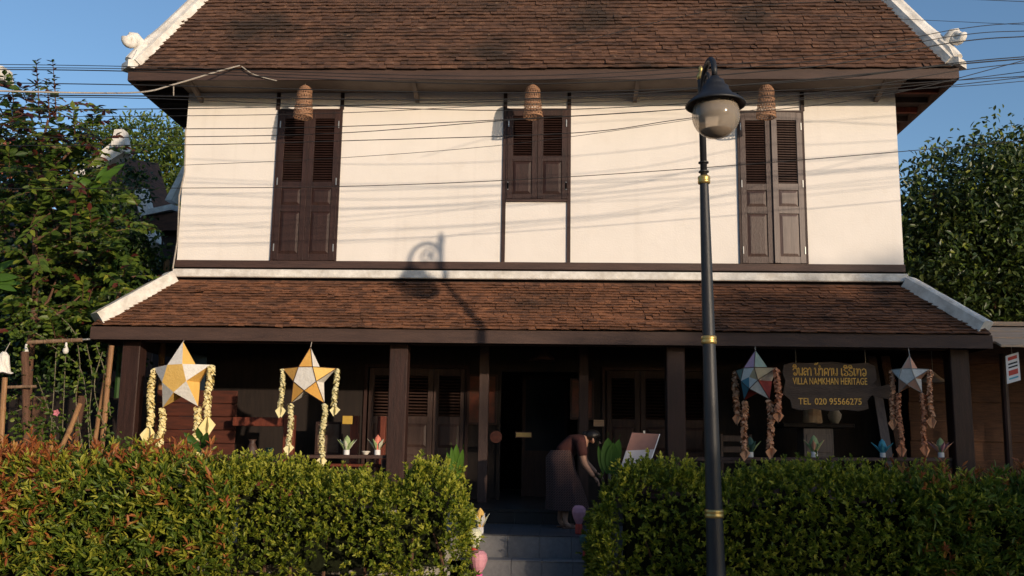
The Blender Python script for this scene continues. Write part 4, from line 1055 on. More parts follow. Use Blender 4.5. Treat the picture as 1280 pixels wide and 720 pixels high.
# timber fence behind the vines
fence = thing('board_fence', (-7.6, .9, 0), 'dark timber board fence behind the hanging vines', 'fence')
for k in range(14):
    x = -9.6+k*.235; mb = MB(); mb.bbox(x, x+.22, .9+.02*(k % 2), .94+.02*(k % 2), -.1, 2.3+rnd.uniform(-.05, .05), .006); mb.build('board', 'inner' if k % 3 else 'bark', fence)
mb = MB(); mb.box(-9.6, -6.35, .96, 1.02, 1.7, 1.8); mb.build('fence_rail', 'bark', fence)

# ------------------------------------------------------------------ bamboo poles, branches and vines of the left trellis
def pole(px0, py0, px1, py1, Y, r, mat, label, cat='pole', name='bamboo_pole', foot=False):
    a, b = at(px0, py0, Y), at(px1, py1, Y)
    if foot: d = (b-a); b = a + d*((a.z+.05)/(a.z-b.z))
    mb = MB(); n = 7; pts = [a.lerp(b, i/(n-1)) + Vector((rnd.uniform(-.012, .012), 0, 0)) for i in range(n)]
    full = []; rr = []
    for i, q in enumerate(pts):
        full.append(q); rr.append(r*(1.18 if 0 < i < n-1 else 1))
        if i < n-1: full += [q.lerp(pts[i+1], .12), q.lerp(pts[i+1], .9)]; rr += [r, r]
    mb.tube(full, rr, 10); return tag(mb.build(name, mat, loc=tuple(b if foot else a)), label, cat)
pole(140, 432, 128, 560, -1.0, .035, 'bamboo', 'bamboo pole leaning under the left corner of the porch eave', foot=True)
pole(101, 504, 82, 548, -1.3, .032, 'bamboo', 'short slanting bamboo stake among the vines', foot=True)
pole(6, 472, 1, 545, -1.4, .035, 'bamboo', 'bamboo pole under the white paper lamp', foot=True)
pole(149, 361, 146, 380, .2, .035, 'bamboo', 'bamboo end sticking up behind the porch hip', foot=True)
pole(209, 325, 208, 345, 1.4, .05, 'bamboo', 'thick bamboo end beside the house corner', foot=True)
pole(34, 428, 102, 425, -1.1, .028, 'branch', 'horizontal branch of the trellis below the porch ridge', 'branch', 'branch')
pole(8, 484, 46, 483, -1.25, .02, 'branch', 'thin horizontal stick tied to the left bamboo pole', 'stick', 'stick')
pole(32, 440, 34, 560, -1.15, .05, 'bark', 'dark wooden trellis post wrapped in vines', 'post', 'trellis_post', foot=True)
pole(96, 425, 113, 424, -1.05, .012, 'steel', 'thin metal tube between branch and porch corner', 'tube', 'metal_tube')
# bulbs and hanging paper lamp
for px, py, lab in ((33, 430, 'white light bulb hanging at the trellis post'), (83, 428, 'white light bulb hanging from the horizontal branch')):
    q = at(px, py, -1.12); t = thing('light_bulb', q, lab, 'bulb')
    mb = MB(); mb.lathe([(.012, 0), (.016, -.02), (.016, -.05), (.035, -.09), (.040, -.12), (.028, -.15), (.004, -.16)], q, 14); mb.build('glass', 'bulb', t, smooth=True)
    mb = MB(); mb.tube([q+Vector((0, 0, .0)), q+Vector((.01, 0, .07))], .006, 5); mb.build('wire', 'cable', t)
q = at(5, 442, -1.45); t = thing('hanging_paper_lamp', q, 'crumpled white paper lamp hanging at the left bamboo pole', 'paper lamp')
mb = MB(); mb.lathe([(.03, .02), (.075, -.03), (.085, -.14), (.11, -.24), (.13, -.26), (.04, -.25)], q, 14); mb.v = [(a+rnd.uniform(-.012, .012), b+rnd.uniform(-.012, .012), c+rnd.uniform(-.012, .012)) for a, b, c in mb.v]; mb.build('shade', 'paper_w', t)
mb = MB(); mb.tube([q, q+Vector((.01, .1, .16))], .005, 5); mb.build('cord', 'cable_pale', t)
# climbing vine: stems as thin curves, leaves along them
def curve(pts, n=14):
    pts = [Vector(p) for p in pts]; out = []
    P_ = [pts[0]] + pts + [pts[-1]]
    for i in range(1, len(P_)-2):
        for k in range(n):
            u = k/n; p0, p1, p2, p3 = P_[i-1], P_[i], P_[i+1], P_[i+2]
            out.append(.5*((2*p1)+(p2-p0)*u+(2*p0-5*p1+4*p2-p3)*u*u+(-p0+3*p1-3*p2+p3)*u**3))
    out.append(pts[-1]); return out
vines = [[(22, 392), (60, 388), (85, 405), (100, 428)], [(40, 412), (75, 440), (100, 460), (108, 500), (112, 560)], [(45, 470), (60, 510), (68, 540), (72, 565)],
         [(8, 518), (45, 508), (70, 520), (100, 532)], [(10, 500), (30, 492), (55, 505), (85, 560)], [(95, 415), (100, 460), (95, 500), (103, 560)], [(108, 430), (115, 470), (112, 520), (118, 565)],
         [(82, 445), (80, 490), (78, 540)], [(70, 440), (68, 480), (62, 560)], [(120, 430), (132, 470), (138, 520)], [(128, 440), (118, 480), (126, 520), (150, 565)], [(92, 430), (70, 430), (40, 415), (20, 420)]]
vt = thing('climbing_vine', at(70, 560, -1.1), 'tangle of thin climbing vines hanging from the trellis branch', 'vine')
mb = MB(); LP, LD = [], []
for vv in vines:
    Yv = -1.1+rnd.uniform(-.12, .15); c = curve([at(x, y, Yv+rnd.uniform(-.05, .05)) for x, y in vv]); mb.tube(c, .006, 5)
    for q in c:
        for _ in range(2):
            if rnd.random() < .45: LP.append(q); LD.append((rnd.gauss(0, 1), rnd.gauss(-.4, .7), rnd.gauss(.1, .6)))
mb.build('stems', 'vine', vt)
for (px, py, n_, rx, rz) in ((30, 400, 150, .35, .3), (55, 545, 130, .25, .22), (32, 535, 110, .2, .25), (25, 450, 60, .2, .2), (150, 560, 40, .2, .1), (85, 470, 50, .3, .3), (140, 550, 40, .15, .15)):
    c = at(px, py, -1.1)
    for _ in range(n_): LP.append(c+Vector((rnd.gauss(0, rx*.6), rnd.gauss(0, .12), rnd.gauss(0, rz*.6)))); LD.append((rnd.gauss(0, 1), rnd.gauss(-.4, .7), rnd.gauss(.1, .6)))
LP = np.array([tuple(q) for q in LP]); LD = np.array(LD)
o = link('foliage', leaf_mesh('foliage', LP, LD, nr.normal(size=LP.shape)*.5+np.array([.2, -.8, .5]), nr.uniform(.05, .085, len(LP)), nr.uniform(.03, .05, len(LP)), 0, ['lf_tree'], ORG[vt.name]), vt); o['kind'] = 'stuff'
q = at(71, 516, -1.2); t = thing('pink_blossom', q, 'single pink blossom on the hanging vines', 'flower')
for k in range(5):
    a = k*2*math.pi/5; d = Vector((math.cos(a), -.3, math.sin(a))); s = Vector((-math.sin(a), 0, math.cos(a))); mb = MB(); mb.add([q, q+d*.03+s*.02, q+d*.05, q+d*.03-s*.02], [(0, 1, 2, 3)]); mb.build('petal', 'blossom', t)

# ------------------------------------------------------------------ foliage
def vnoise(p, seed, k=3.0):
    rg = np.random.default_rng(seed); out = np.zeros(len(p))
    for i in range(5):
        d = rg.normal(size=3)*k*(1.5**i)*.6; out += np.sin(p@d + rg.uniform(0, 6.28))/(1.35**i)
    return out/2.4
def hedge(name, x0, x1, y0, y1, z0, top, label, dens, leaf, k, mats, redfn, newfn, seed, bulge=.11, lean=.55, shoots=60, ends=(1, 1), thin=None):
    """clipped hedge: sprigs of leaves over a bumpy skin, dark core with the inner shade in its colour"""
    rg = np.random.default_rng(seed)
    t = thing(name, ((x0+x1)/2, (y0+y1)/2, z0), label, 'hedge')
    pts, nrm = [], []
    H = np.mean([top(x) for x in np.linspace(x0, x1, 30)])-z0
    def addp(n, fn, nv): q = fn(rg.random((n, 2))); pts.append(q); nrm.append(np.tile(nv, (n, 1)))
    T = np.vectorize(top)
    addp(int((x1-x0)*H*dens), lambda u: np.stack([x0+(x1-x0)*u[:, 0], np.full(len(u), y0), z0+(T(x0+(x1-x0)*u[:, 0])-z0)*u[:, 1]], 1), (0, -1, .1))
    addp(int((x1-x0)*(y1-y0)*dens), lambda u: np.stack([x0+(x1-x0)*u[:, 0], y0+(y1-y0)*u[:, 1], T(x0+(x1-x0)*u[:, 0])], 1), (0, -.1, 1))
    for e, xx, nx in ((ends[0], x0, -1), (ends[1], x1, 1)):
        if e: addp(int((y1-y0)*H*dens), lambda u, xx=xx: np.stack([np.full(len(u), xx), y0+(y1-y0)*u[:, 0], z0+(top(xx)-z0)*u[:, 1]], 1), (nx, -.1, .1))
    P = np.concatenate(pts); Nn = unit(np.concatenate(nrm).astype(float))
    # round the shoulders, bump the skin, spread in depth
    ctr = np.array([(x0+x1)/2, (y0+y1)/2, 0])
    zz = (P[:, 2]-z0)/H; sh = np.clip((zz-.72)/.28, 0, 1)**2
    P[:, 1] += np.where(Nn[:, 1] < -.5, sh*.16, 0); P[:, 1] += np.where(Nn[:, 1] < -.5, (1-np.clip(zz/.3, 0, 1))**2*.16, 0)
    fy = np.clip((P[:, 1]-y0)/(y1-y0), 0, 1); P[:, 2] -= np.where(Nn[:, 2] > .5, ((1-np.clip(fy/.3, 0, 1))**2)*.12, 0)
    bmp = vnoise(P, seed, 3.2)
    ncell = int(len(P)/dens/.045); sd_pts = P[rg.integers(0, len(P), ncell)] + rg.normal(0, .03, (ncell, 3)); tone = rg.random(ncell); dmin = np.full(len(P), 9.0); near = np.zeros(len(P), int)
    for ci in range(ncell):
        dd = np.linalg.norm(P-sd_pts[ci], axis=1); m_ = dd < dmin; dmin[m_] = dd[m_]; near[m_] = ci
    lump = 1-np.clip(dmin/.20, 0, 1.3)**2
    bmp = .45*bmp + .55*lump; ptone = tone[near]
    kp = rg.random(len(P)) < np.clip(1.0+.55*lump, .42, 1); P, Nn, bmp, ptone = P[kp], Nn[kp], bmp[kp], ptone[kp]
    P += Nn*(bmp*bulge + .05*vnoise(P, seed+5, 8.0))[:, None] - Nn*(np.abs(rg.normal(0, .085, len(P))) - .09*(rg.random(len(P)) < .14)*rg.random(len(P)))[:, None]
    if thin is not None:
        keep = rg.random(len(P)) < thin(P); P, Nn, bmp, ptone = P[keep], Nn[keep], bmp[keep], ptone[keep]
    dirs = unit(Nn*.7 + np.array([0, 0, lean]) + rg.normal(0, .42, P.shape))
    # extra upright shoots
    ns = shoots; sx = rg.uniform(x0, x1, ns); sp = np.stack([sx, rg.uniform(y0+.05, y1, ns), T(sx)-.02], 1); sdv = unit(rg.normal(0, .25, (ns, 3))+np.array([0, -.05, 1]))
    sl_ = rg.uniform(.35, 1.5, (ns, 1)); SP = [sp+sdv*l*sl_ for l in (.02, .09, .16)]
    P = np.concatenate([P]+SP); dirs = np.concatenate([dirs]+[sdv]*3); Nn = np.concatenate([Nn]+[np.tile((0, 0, 1.), (ns, 1))]*3); bmp = np.concatenate([bmp]+[np.ones(ns)]*3); ptone = np.concatenate([ptone]+[np.full(ns, .6)]*3)
    n = len(P); Lf, Wf = leaf
    BP = np.repeat(P, k, 0); BD = np.repeat(dirs, k, 0); along = rg.uniform(0, 1, len(BP))
    BP = BP + BD*(along*Lf*1.3)[:, None]
    D = unit(BD*.9 + np.array([0, 0, .15]) + unit(rg.normal(size=BP.shape))*.8)
    NN = unit(BD*.5 + rg.normal(0, .5, BP.shape) + np.array([.1, -.5, .6]))
    mi = np.zeros(len(BP), int)
    out = np.repeat(bmp, k); r_ = rg.random(len(BP)); rs = np.repeat(rg.random(n), k)
    pt = np.repeat(ptone, k); mi[(rs < newfn(BP)*(.4+.5*out+.7*pt)) & (along > .35)] = 1
    mi[(rs > 1-redfn(BP)*(.8+.4*out)) & (along > .2)] = 2
    sz = np.repeat(rg.uniform(.7, 1.2, n), k)*rg.uniform(.6, 1.25, len(BP)); ln = Lf*sz; wd = Wf*sz*rg.uniform(.8, 1.15, len(BP))
    me = leaf_mesh('foliage', BP, D, NN, ln, wd, mi, mats, ORG[t.name])
    o = link('foliage', me, t); o['kind'] = 'stuff'
    # solid core blocking light, its colour painting the dark gaps between leaves
    mb = MB(); nx = max(3, int((x1-x0)/.3))
    for i in range(nx):
        a, b = x0+.26+(x1-x0-.52)*i/nx, x0+.26+(x1-x0-.52)*(i+1)/nx
        mb.box(a, b-.01, y0+.33+rnd.uniform(-.03, .03), y1-.1, z0+.16+rnd.uniform(-.05, .05), top((a+b)/2)-.20+rnd.uniform(-.04, .04))
    o = mb.build('shade_core', 'core_shade', t); o['kind'] = 'stuff'
    for i in range(int((x1-x0)/.34)):
        x = x0+.2+i*.34+rnd.uniform(-.08, .08); y = (y0+y1)/2+rnd.uniform(-.2, .1)
        if x < x1-.1:
            b = MB(); b.tube([(x, y, z0-.02), (x+rnd.uniform(-.05, .05), y, z0+.25), (x+rnd.uniform(-.12, .12), y-.05, z0+.55)], [.022, .018, .010], 6); b.build('stem', 'bark', t)
    return t
hm = ['lf_syz', 'lf_new', 'lf_red']; hg = ['lf_mur', 'lf_new', 'lf_red']
lin = lambda pts: (lambda x: float(np.interp(x, [p[0] for p in pts], [p[1] for p in pts])))
bumpy = lambda base, s: (lambda x: base(x)-.15+.035*math.sin(x*4.1+s)+.03*math.sin(x*9.7+2*s)+.02*math.sin(x*17+s))
tl = bumpy(lin([(-8, 1.50), (-6.1, 1.45), (-5, 1.43), (-4.2, 1.42), (-3.6, 1.35)]), 1)
hedge('hedge', -8.0, -3.45, -3.50, -2.55, .13, tl, 'hedge of narrow leaves flushed red and orange below the large yellow star', 360, (.104, .025), 8, hm,
      lambda p: np.clip(.10 + .35*np.clip((p[:, 2]-1.30)/.2, 0, 1) + .75*np.clip((-5.3-p[:, 0])/1.0, 0, 1)*np.clip((p[:, 2]-.55)/.5, 0, 1), 0, .85), lambda p: .28+0*p[:, 0], 21, shoots=240, ends=(0, 0))
tg = bumpy(lin([(-3.9, 1.42), (-3.0, 1.37), (-2.2, 1.27), (-1.75, 1.17), (-1.5, 1.38), (-1.25, 1.42), (-1.1, 1.30), (-.9, .98)]), 2)
hedge('hedge', -3.75, -.97, -3.45, -2.55, .13, tg, 'sunlit lime green small-leaved hedge ending at the steps', 540, (.052, .020), 10, hg,
      lambda p: 0*p[:, 0], lambda p: np.clip(.34+.4*np.clip((p[:, 2]-.9)/.4, 0, 1), 0, .7), 22, bulge=.14, shoots=330, ends=(0, 1),
      thin=lambda p: 1-.85*np.clip((.70-p[:, 2])/.35, 0, 1)*(p[:, 0] > -2.6)*(p[:, 0] < -1.9) - .8*np.clip((.95-p[:, 2])/.5, 0, 1)*(p[:, 0] > -1.12))
tr = bumpy(lin([(.35, 1.0), (.55, 1.22), (.75, 1.40), (1.0, 1.47), (1.6, 1.37), (2.6, 1.41), (3.1, 1.47), (3.9, 1.39), (4.3, 1.34)]), 3)
hedge('hedge', .52, 4.35, -3.45, -2.55, .13, tr, 'shaded green small-leaved hedge behind the lamp post', 500, (.054, .021), 10, hg,
      lambda p: 0*p[:, 0], lambda p: .26+.15*np.clip((p[:, 2]-1.1)/.3, 0, 1), 23, bulge=.14, shoots=320, ends=(1, 0))
te = bumpy(lin([(3.6, 1.30), (4.6, 1.37), (5.3, 1.39), (8, 1.45)]), 4)
hedge('hedge', 3.7, 8.0, -3.50, -2.55, .13, te, 'shaded hedge of narrow dark leaves with brownish tips below the small star', 360, (.100, .025), 8, hm,
      lambda p: np.clip(.06+.30*np.clip((p[:, 2]-1.2)/.2, 0, 1), 0, .5), lambda p: .15+0*p[:, 0], 24, shoots=200, ends=(0, 0))

# broad upright leaves (each a mesh of its own)
def blade(base, tip, wd, bend, mat, parent, name='leaf', n=9, split=0.0):
    base, tip = Vector(base), Vector(tip); ax = tip-base; L_ = ax.length
    s = ax.cross(Vector((0, -1, .15))).normalized(); up = s.cross(ax).normalized()
    mb = MB(); vs = []
    for i in range(n+1):
        u = i/n; c = base+ax*u + Vector(bend)*math.sin(u*math.pi*.5)**2*L_*.0 + Vector(bend)*u*u
        ww = wd*math.sin(min(1, u*1.08+.04)*math.pi)**.7 if u < .97 else .004
        jag = 1-split*rnd.random()
        vs += [c-s*ww*.5*jag+up*ww*.14, c, c+s*ww*.5*jag+up*ww*.14]
    fs = []
    for i in range(n): fs += [(3*i, 3*i+1, 3*i+4, 3*i+3), (3*i+1, 3*i+2, 3*i+5, 3*i+4)]
    mb.add(vs, fs); return mb.build(name, mat, parent, smooth=True)
t = thing('broadleaf_plant', at(568, 600, -2.3), 'upright broad bright green leaves rising from the lime hedge', 'plant')
for x0, y0, x1, y1, w_ in ((570, 600, 571, 549, .10), (566, 600, 558, 560, .07), (572, 600, 580, 556, .08), (569, 602, 564, 553, .08)): blade(at(x0, y0, -2.3), at(x1, y1, -2.35), w_, (0, -.03, 0), 'lf_banana', t)
mb = MB(); a = at(569, 600, -2.3); mb.tube([a, (a.x, -2.28, .1)], .012, 6); mb.build('stem', 'vine', t)
t = thing('broadleaf_plant', at(762, 590, -2.2), 'tall broad dark green leaves beside the menu board', 'plant')
for x0, y0, x1, y1, w_ in ((760, 592, 758, 541, .17), (766, 592, 773, 543, .13), (764, 592, 765, 548, .15), (754, 592, 745, 552, .06)): blade(at(x0, y0, -2.2), at(x1, y1, -2.25), w_, (.02, -.04, 0), 'lf_deep', t)
mb = MB(); a = at(762, 592, -2.2); mb.tube([a, (a.x, -2.2, .1)], .014, 6); mb.build('stem', 'vine', t)
t = thing('lobed_plant', at(253, 575, -2.3), 'lobed green leaves in front of the yellow star garland', 'plant')
for x0, y0, x1, y1, w_ in ((250, 560, 228, 536, .10), (252, 552, 247, 530, .09), (254, 556, 274, 546, .12), (252, 562, 238, 556, .10), (253, 560, 262, 536, .10), (251, 566, 233, 548, .07)): blade(at(x0, y0, -2.4), at(x1, y1, -2.5), w_, (0, -.03, -.02), 'lf_deep', t, split=.3)
mb = MB(); a = at(252, 552, -2.4); mb.tube([a, (a.x+.02, -2.35, .1)], .010, 6); mb.build('stem', 'vine', t)

# trees --------------------------------------------------------------
def foliage(parent, P, D, N, L, W, mi, mats, **k):
    o = link('crown', leaf_mesh('crown', np.array(P), np.array(D), np.array(N), L, W, mi, mats, ORG[parent.name], **k), parent); o['kind'] = 'stuff'; return o
# left tree: arching sprays of paired leaflets
base = at(42, 560, -.5); base.z = -.1
tree = thing('young_tree', base, 'young tree with arching sprays of green leaflets and maroon shoot tips', 'tree')
stem = curve([base, at(36, 470, -.5), at(44, 370, -.5), at(44, 280, -.45), at(50, 200, -.4), at(60, 150, -.4)], 8)
mb = MB(); mb.tube(stem, [.065*(1-.75*i/(len(stem)-1)) for i in range(len(stem))], 10); mb.build('trunk', 'bark', tree, smooth=True)
LP, LD, LN, LL, LW, LM = [], [], [], [], [], []
br = MB()
def spray(p, d, ln, nl, size, m0, red=0.0):
    p = Vector(p); d = Vector(d).normalized(); pts = [p + d*ln*u + Vector((0, 0, -.22*ln*u*u)) for u in (0, .25, .5, .75, 1)]
    br.tube(pts, [.009, .007, .006, .004, .002], 4, caps=False)
    for k in range(nl):
        u = (k+.8)/nl; i = min(int(u*4), 3); q = pts[i].lerp(pts[i+1], u*4-i); tg = (pts[i+1]-pts[i]).normalized(); s = tg.cross(Vector((rnd.gauss(0, .2), -.35, 1))).normalized()
        for sg in (-1, 1):
            LP.append(q); LD.append(s*sg*.85+tg*.55+Vector((0, 0, rnd.uniform(-.35, .05)))); LN.append((.15+rnd.gauss(0, .45), -.85+rnd.gauss(0, .35), .65+rnd.gauss(0, .3))); sz = size*rnd.uniform(.75, 1.2); LL.append(sz); LW.append(sz*rnd.uniform(.42, .52)); LM.append(1 if rnd.random() < red*(.4+u) else (2 if rnd.random() < .15 else m0))
    LP.append(pts[-1]); LD.append(d); LN.append((0, -.3, 1)); LL.append(size); LW.append(size*.45); LM.append(1 if rnd.random() < red else m0)
def crown_at(px, py, Y, n, rx, rz, ln, size, red, ry=.5):
    c = at(px, py, Y)
    for _ in range(n):
        o_ = Vector((rnd.gauss(0, rx), rnd.gauss(0, ry), rnd.gauss(0, rz)))
        dd = Vector((o_.x*1.2+rnd.gauss(0, .6), -.4+rnd.gauss(0, .6), rnd.uniform(-.3, .9)))
        spray(c+o_, dd, ln*rnd.uniform(.7, 1.2), rnd.randint(5, 8), size, 0, red)
for px, py, n_, rx, rz, red in ((40, 165, 16, .32, .2, .25), (25, 200, 26, .42, .3, .12), (70, 205, 26, .34, .24, .12), (40, 260, 32, .5, .3, .05), (92, 288, 28, .34, .24, .05), (60, 330, 34, .55, .3, .03), (108, 325, 26, .33, .25, .03), (20, 380, 22, .4, .25, .05), (70, 390, 26, .34, .22, .04), (92, 395, 16, .2, .2, .03), (35, 185, 24, .4, .16, .1), (75, 170, 16, .3, .14, .2), (5, 300, 20, .35, .3, .04), (92, 165, 8, .2, .1, .2), (75, 255, 22, .45, .3, .05), (12, 150, 9, .22, .2, .3)):
    crown_at(px, py, -.2, int(n_*1.05), rx, rz, .48, .155, red*1.5)
for vx, vy0, vy1 in ((45, 150, 76), (66, 150, 78), (14, 160, 95), (58, 150, 100)):
    a, b = at(vx+4, vy0, -.4), at(vx, vy1, -.4); br.tube([a, a.lerp(b, .5)+Vector((.01, 0, 0)), b], [.012, .009, .004], 5)
    for k in range(13):
        q = a.lerp(b, .2+.8*k/12)
        for s in range(3): LP.append(q); an = rnd.uniform(0, 6.28); LD.append((math.cos(an), math.sin(an)*.7-.2, .35+rnd.uniform(-.3, .3))); LN.append((0, -.4, 1)); LL.append(.10*rnd.uniform(.7, 1.15)); LW.append(.045); LM.append(1 if rnd.random() < .72 else 0)
for vx, vy in ((85, 130), (100, 150), (90, 115)): spray(at(66, 140, -.4), (at(vx+16, vy, -.5)-at(66, 140, -.4)), .55, 7, .095, 0, .5)
br.build('branches', 'bark', tree, kind='stuff')
for a_, b_ in (((44, 390), (70, 350)), ((44, 340), (20, 300)), ((44, 300), (90, 260)), ((46, 240), (20, 190)), ((50, 210), (95, 180)), ((42, 400), (100, 370))):
    mb = MB(); mb.tube(curve([at(*a_, -.5), at((a_[0]+b_[0])/2+3, (a_[1]+b_[1])/2+6, -.4), at(*b_, -.3)], 5), [.028*(1-.06*i) for i in range(11)], 6); mb.build('limb', 'bark', tree)
foliage(tree, LP, LD, LN, np.array(LL), np.array(LW), np.array(LM), ['lf_tree', 'lf_maroon', 'lf_syz'])
# understorey shrubs: dark mass between tree and house
def bushy(name, label, cat, blobs, Y, nleaf, L, W, mats, seed, trunk=None, mmix=.2, rough=.25, mtop=None):
    """blobs: (px, py, radius m, depth offset); leaves clumped inside the blob shells"""
    rg = np.random.default_rng(seed); b0 = at(blobs[0][0], 600, Y); b0.z = -.1
    if trunk: b0 = Vector(trunk[0])
    t = thing(name, b0, label, cat)
    P, D, N, MI = [], [], [], []
    tot = sum(b[2]**2 for b in blobs); cs = []
    for px, py, r, dy in blobs:
        c = np.array(at(px, py, Y+dy)); cs.append(c); n = int(nleaf*r*r/tot)
        ncl = max(6, int(n/22)); u = unit(rg.normal(size=(ncl, 3))); rr = r*(.55+.5*rg.random(ncl)**.6)[:, None]*(1+rough*rg.normal(size=(ncl, 1))*.5)
        cc = c + u*rr*np.array([1, .8, .9])
        for q, uu in zip(cc, u):
            m = 22; off = rg.normal(0, .085+L*.55, (m, 3)); P.append(q+off); D.append(unit(uu*.6+unit(rg.normal(size=(m, 3)))*.8+np.array([0, 0, .1]))); N.append(unit(rg.normal(0, .5, (m, 3))+np.array([.15, -.75, .7]))); k = (rg.random(m) < mmix*(1.6 if uu[2] > .2 else .6)).astype(int); MI.append(k)
    P, D, N, MI = map(np.concatenate, (P, D, N, MI))
    foliage(t, P, D, N, L*rg.uniform(.7, 1.25, len(P)), W*rg.uniform(.75, 1.2, len(P)), MI, mats)
    br = MB(); tb = Vector(b0); tc = Vector(np.mean(cs, 0))
    mid = tb.lerp(tc, .55); mb = MB(); R0 = trunk[1] if trunk else .05
    mb.tube(curve([tb, tb.lerp(mid, .5)+Vector((.05, 0, 0)), mid], 5), [R0*(1-.045*i) for i in range(11)], 9); mb.build('trunk', 'bark', t, smooth=True)
    for c in cs:
        c = Vector(c); mb = MB(); mb.tube(curve([mid, mid.lerp(c, .5)+Vector((0, 0, -.1)), c], 4), [R0*.5*(1-.08*i) for i in range(9)], 6); mb.build('limb', 'bark', t)
    return t
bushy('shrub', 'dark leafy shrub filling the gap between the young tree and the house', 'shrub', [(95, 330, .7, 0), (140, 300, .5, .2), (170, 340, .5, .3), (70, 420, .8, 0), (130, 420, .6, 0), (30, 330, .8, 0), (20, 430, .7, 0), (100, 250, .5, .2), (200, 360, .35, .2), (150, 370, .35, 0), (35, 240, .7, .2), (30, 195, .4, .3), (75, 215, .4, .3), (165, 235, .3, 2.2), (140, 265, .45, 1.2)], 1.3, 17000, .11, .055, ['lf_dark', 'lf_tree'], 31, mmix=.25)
bushy('far_tree', 'feathery yellow green tree crown behind the neighbouring white ridges', 'tree', [(185, 195, 1.5, 0), (205, 225, 1.3, -.2), (165, 178, .9, .3), (212, 192, .8, .2), (195, 255, 1.4, 0), (130, 178, .9, .5), (110, 192, .9, .6), (185, 300, 1.4, .3), (215, 260, 1.0, 0)], 20.5, 11000, .24, .075, ['lf_far', 'lf_syz'], 32, ((at(190, 400, 20.5).x, 20.5, -.1), .24), mmix=.25)
rt = [(x, y+36, r, d) for x, y, r, d in [(1200, 215, 1.35, 0), (1165, 205, .7, .3), (1255, 190, 1.2, .2), (1290, 260, 1.6, 0), (1180, 280, 1.2, .2), (1235, 300, 1.3, -.3), (1160, 350, 1.0, .2), (1220, 370, 1.2, 0), (1290, 350, 1.4, .2), (1150, 260, .8, .6), (1275, 178, .7, .1), (1150, 390, .8, .8), (1200, 410, 1.0, .6), (1270, 410, 1.0, .6), (1330, 300, 1.3, .1)]]
bushy('dense_tree', 'large dark evergreen tree rising behind the neighbour shop', 'tree', rt, 5.2, 30000, .15, .06, ['lf_right', 'lf_syz'], 33, ((9.3, 5.4, -.1), .2), mmix=.10)
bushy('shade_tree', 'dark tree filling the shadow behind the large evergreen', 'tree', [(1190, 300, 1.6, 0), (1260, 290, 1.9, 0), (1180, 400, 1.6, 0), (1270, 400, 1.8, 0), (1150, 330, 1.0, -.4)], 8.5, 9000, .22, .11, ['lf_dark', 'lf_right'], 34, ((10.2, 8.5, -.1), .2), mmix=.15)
# banana plants
t = thing('banana_plant', (at(114, 238, -.3).x+.1, 1.0, -.1), 'banana leaf catching the sun before the white ridge', 'banana plant')
blade(at(112, 238, -.3), at(162, 200, -.4), .17, (0, 0, .0), 'lf_banana', t, split=.25); blade(at(116, 236, -.3), at(100, 215, -.35), .13, (0, -.1, -.1), 'lf_banana', t, split=.2); blade(at(118, 238, -.3), at(136, 205, -.25), .13, (0, 0, .05), 'lf_banana', t, split=.2)
mb = MB(); a = at(114, 238, -.3); mb.tube([(a.x+.1, 1.0, -.1), (a.x+.05, 1.0, 3.2), (a.x, .3, a.z-.25), a], [.08, .06, .03, .015], 8); mb.build('stem', 'lf_deep', t)
t = thing('banana_plant', at(0, 420, -.9), 'banana leaves at the foot of the young tree trunk', 'banana plant')
for x1, y1, w_ in ((32, 342, .15), (26, 318, .13), (30, 362, .13), (38, 352, .1)): blade(at(-22, 350, -.9), at(x1, y1, -1.0), w_, (0, -.05, -.06), 'lf_banana', t, split=.2)
mb = MB(); a = at(-22, 350, -.9); mb.tube([(a.x-.1, -.9, -.1), a], [.09, .04], 8); mb.build('stem', 'vine', t)

# trees across the street, behind the photographer, whose shade falls on the right half
def street_tree(x, y, h, blobs, n, seed, label):
    rg = np.random.default_rng(seed); t = thing('street_tree', (x, y, 0), label, 'tree', 'trees across the street')
    P, D, N = [], [], []; tot = sum(b[3]**2 for b in blobs)
    for bx, by, bz, r in blobs:
        k = int(n*r*r/tot); u = unit(rg.normal(size=(k, 3))); nc = max(4, k//26); cl = np.array([x+bx, y+by, bz]) + unit(rg.normal(size=(nc, 3)))*r*rg.random((nc, 1))**.45*np.array([1, 1, .85]); q = cl[rg.integers(0, nc, k)] + rg.normal(0, .26, (k, 3)); P.append(q); D.append(unit(rg.normal(size=(k, 3)))); N.append(rg.normal(size=(k, 3)))
        mb = MB(); mb.tube([(x, y, h*.35), (x+bx*.5, y+by*.5, (h*.35+bz)/2+.1), (x+bx, y+by, bz)], [.12, .08, .03], 6); mb.build('limb', 'bark', t)
    P, D, N = map(np.concatenate, (P, D, N)); foliage(t, P, D, N, .34*rg.uniform(.7, 1.3, len(P)), .17, (rg.random(len(P)) < .2).astype(int), ['lf_dark', 'lf_tree'])
    mb = MB(); mb.tube([(x, y, -.1), (x+.1, y, h*.2), (x, y, h*.38)], [.24, .19, .15], 10); mb.build('trunk', 'bark', t, smooth=True)
street_tree(20.6, -23, 9, [(-3.8, 0, 5.2, .8), (-3.0, .2, 5.6, 1.0), (-1.8, 0, 5.8, 1.1), (-1.15, 0, 7.3, .85), (-1.75, 0, 7.75, .65), (-.2, .4, 8.0, 1.1), (1.2, 0, 8.0, 1.4), (2.8, .2, 8.1, 1.4), (-.6, .2, 5.8, 1.4), (1.2, 0, 6.0, 1.5), (2.8, 0, 6.2, 1.5), (-2.2, 0, 4.9, 1.1), (.4, 0, 4.6, 1.2), (2.4, 0, 4.6, 1.2)], 7200, 51, 'broad leafy tree on the far pavement')
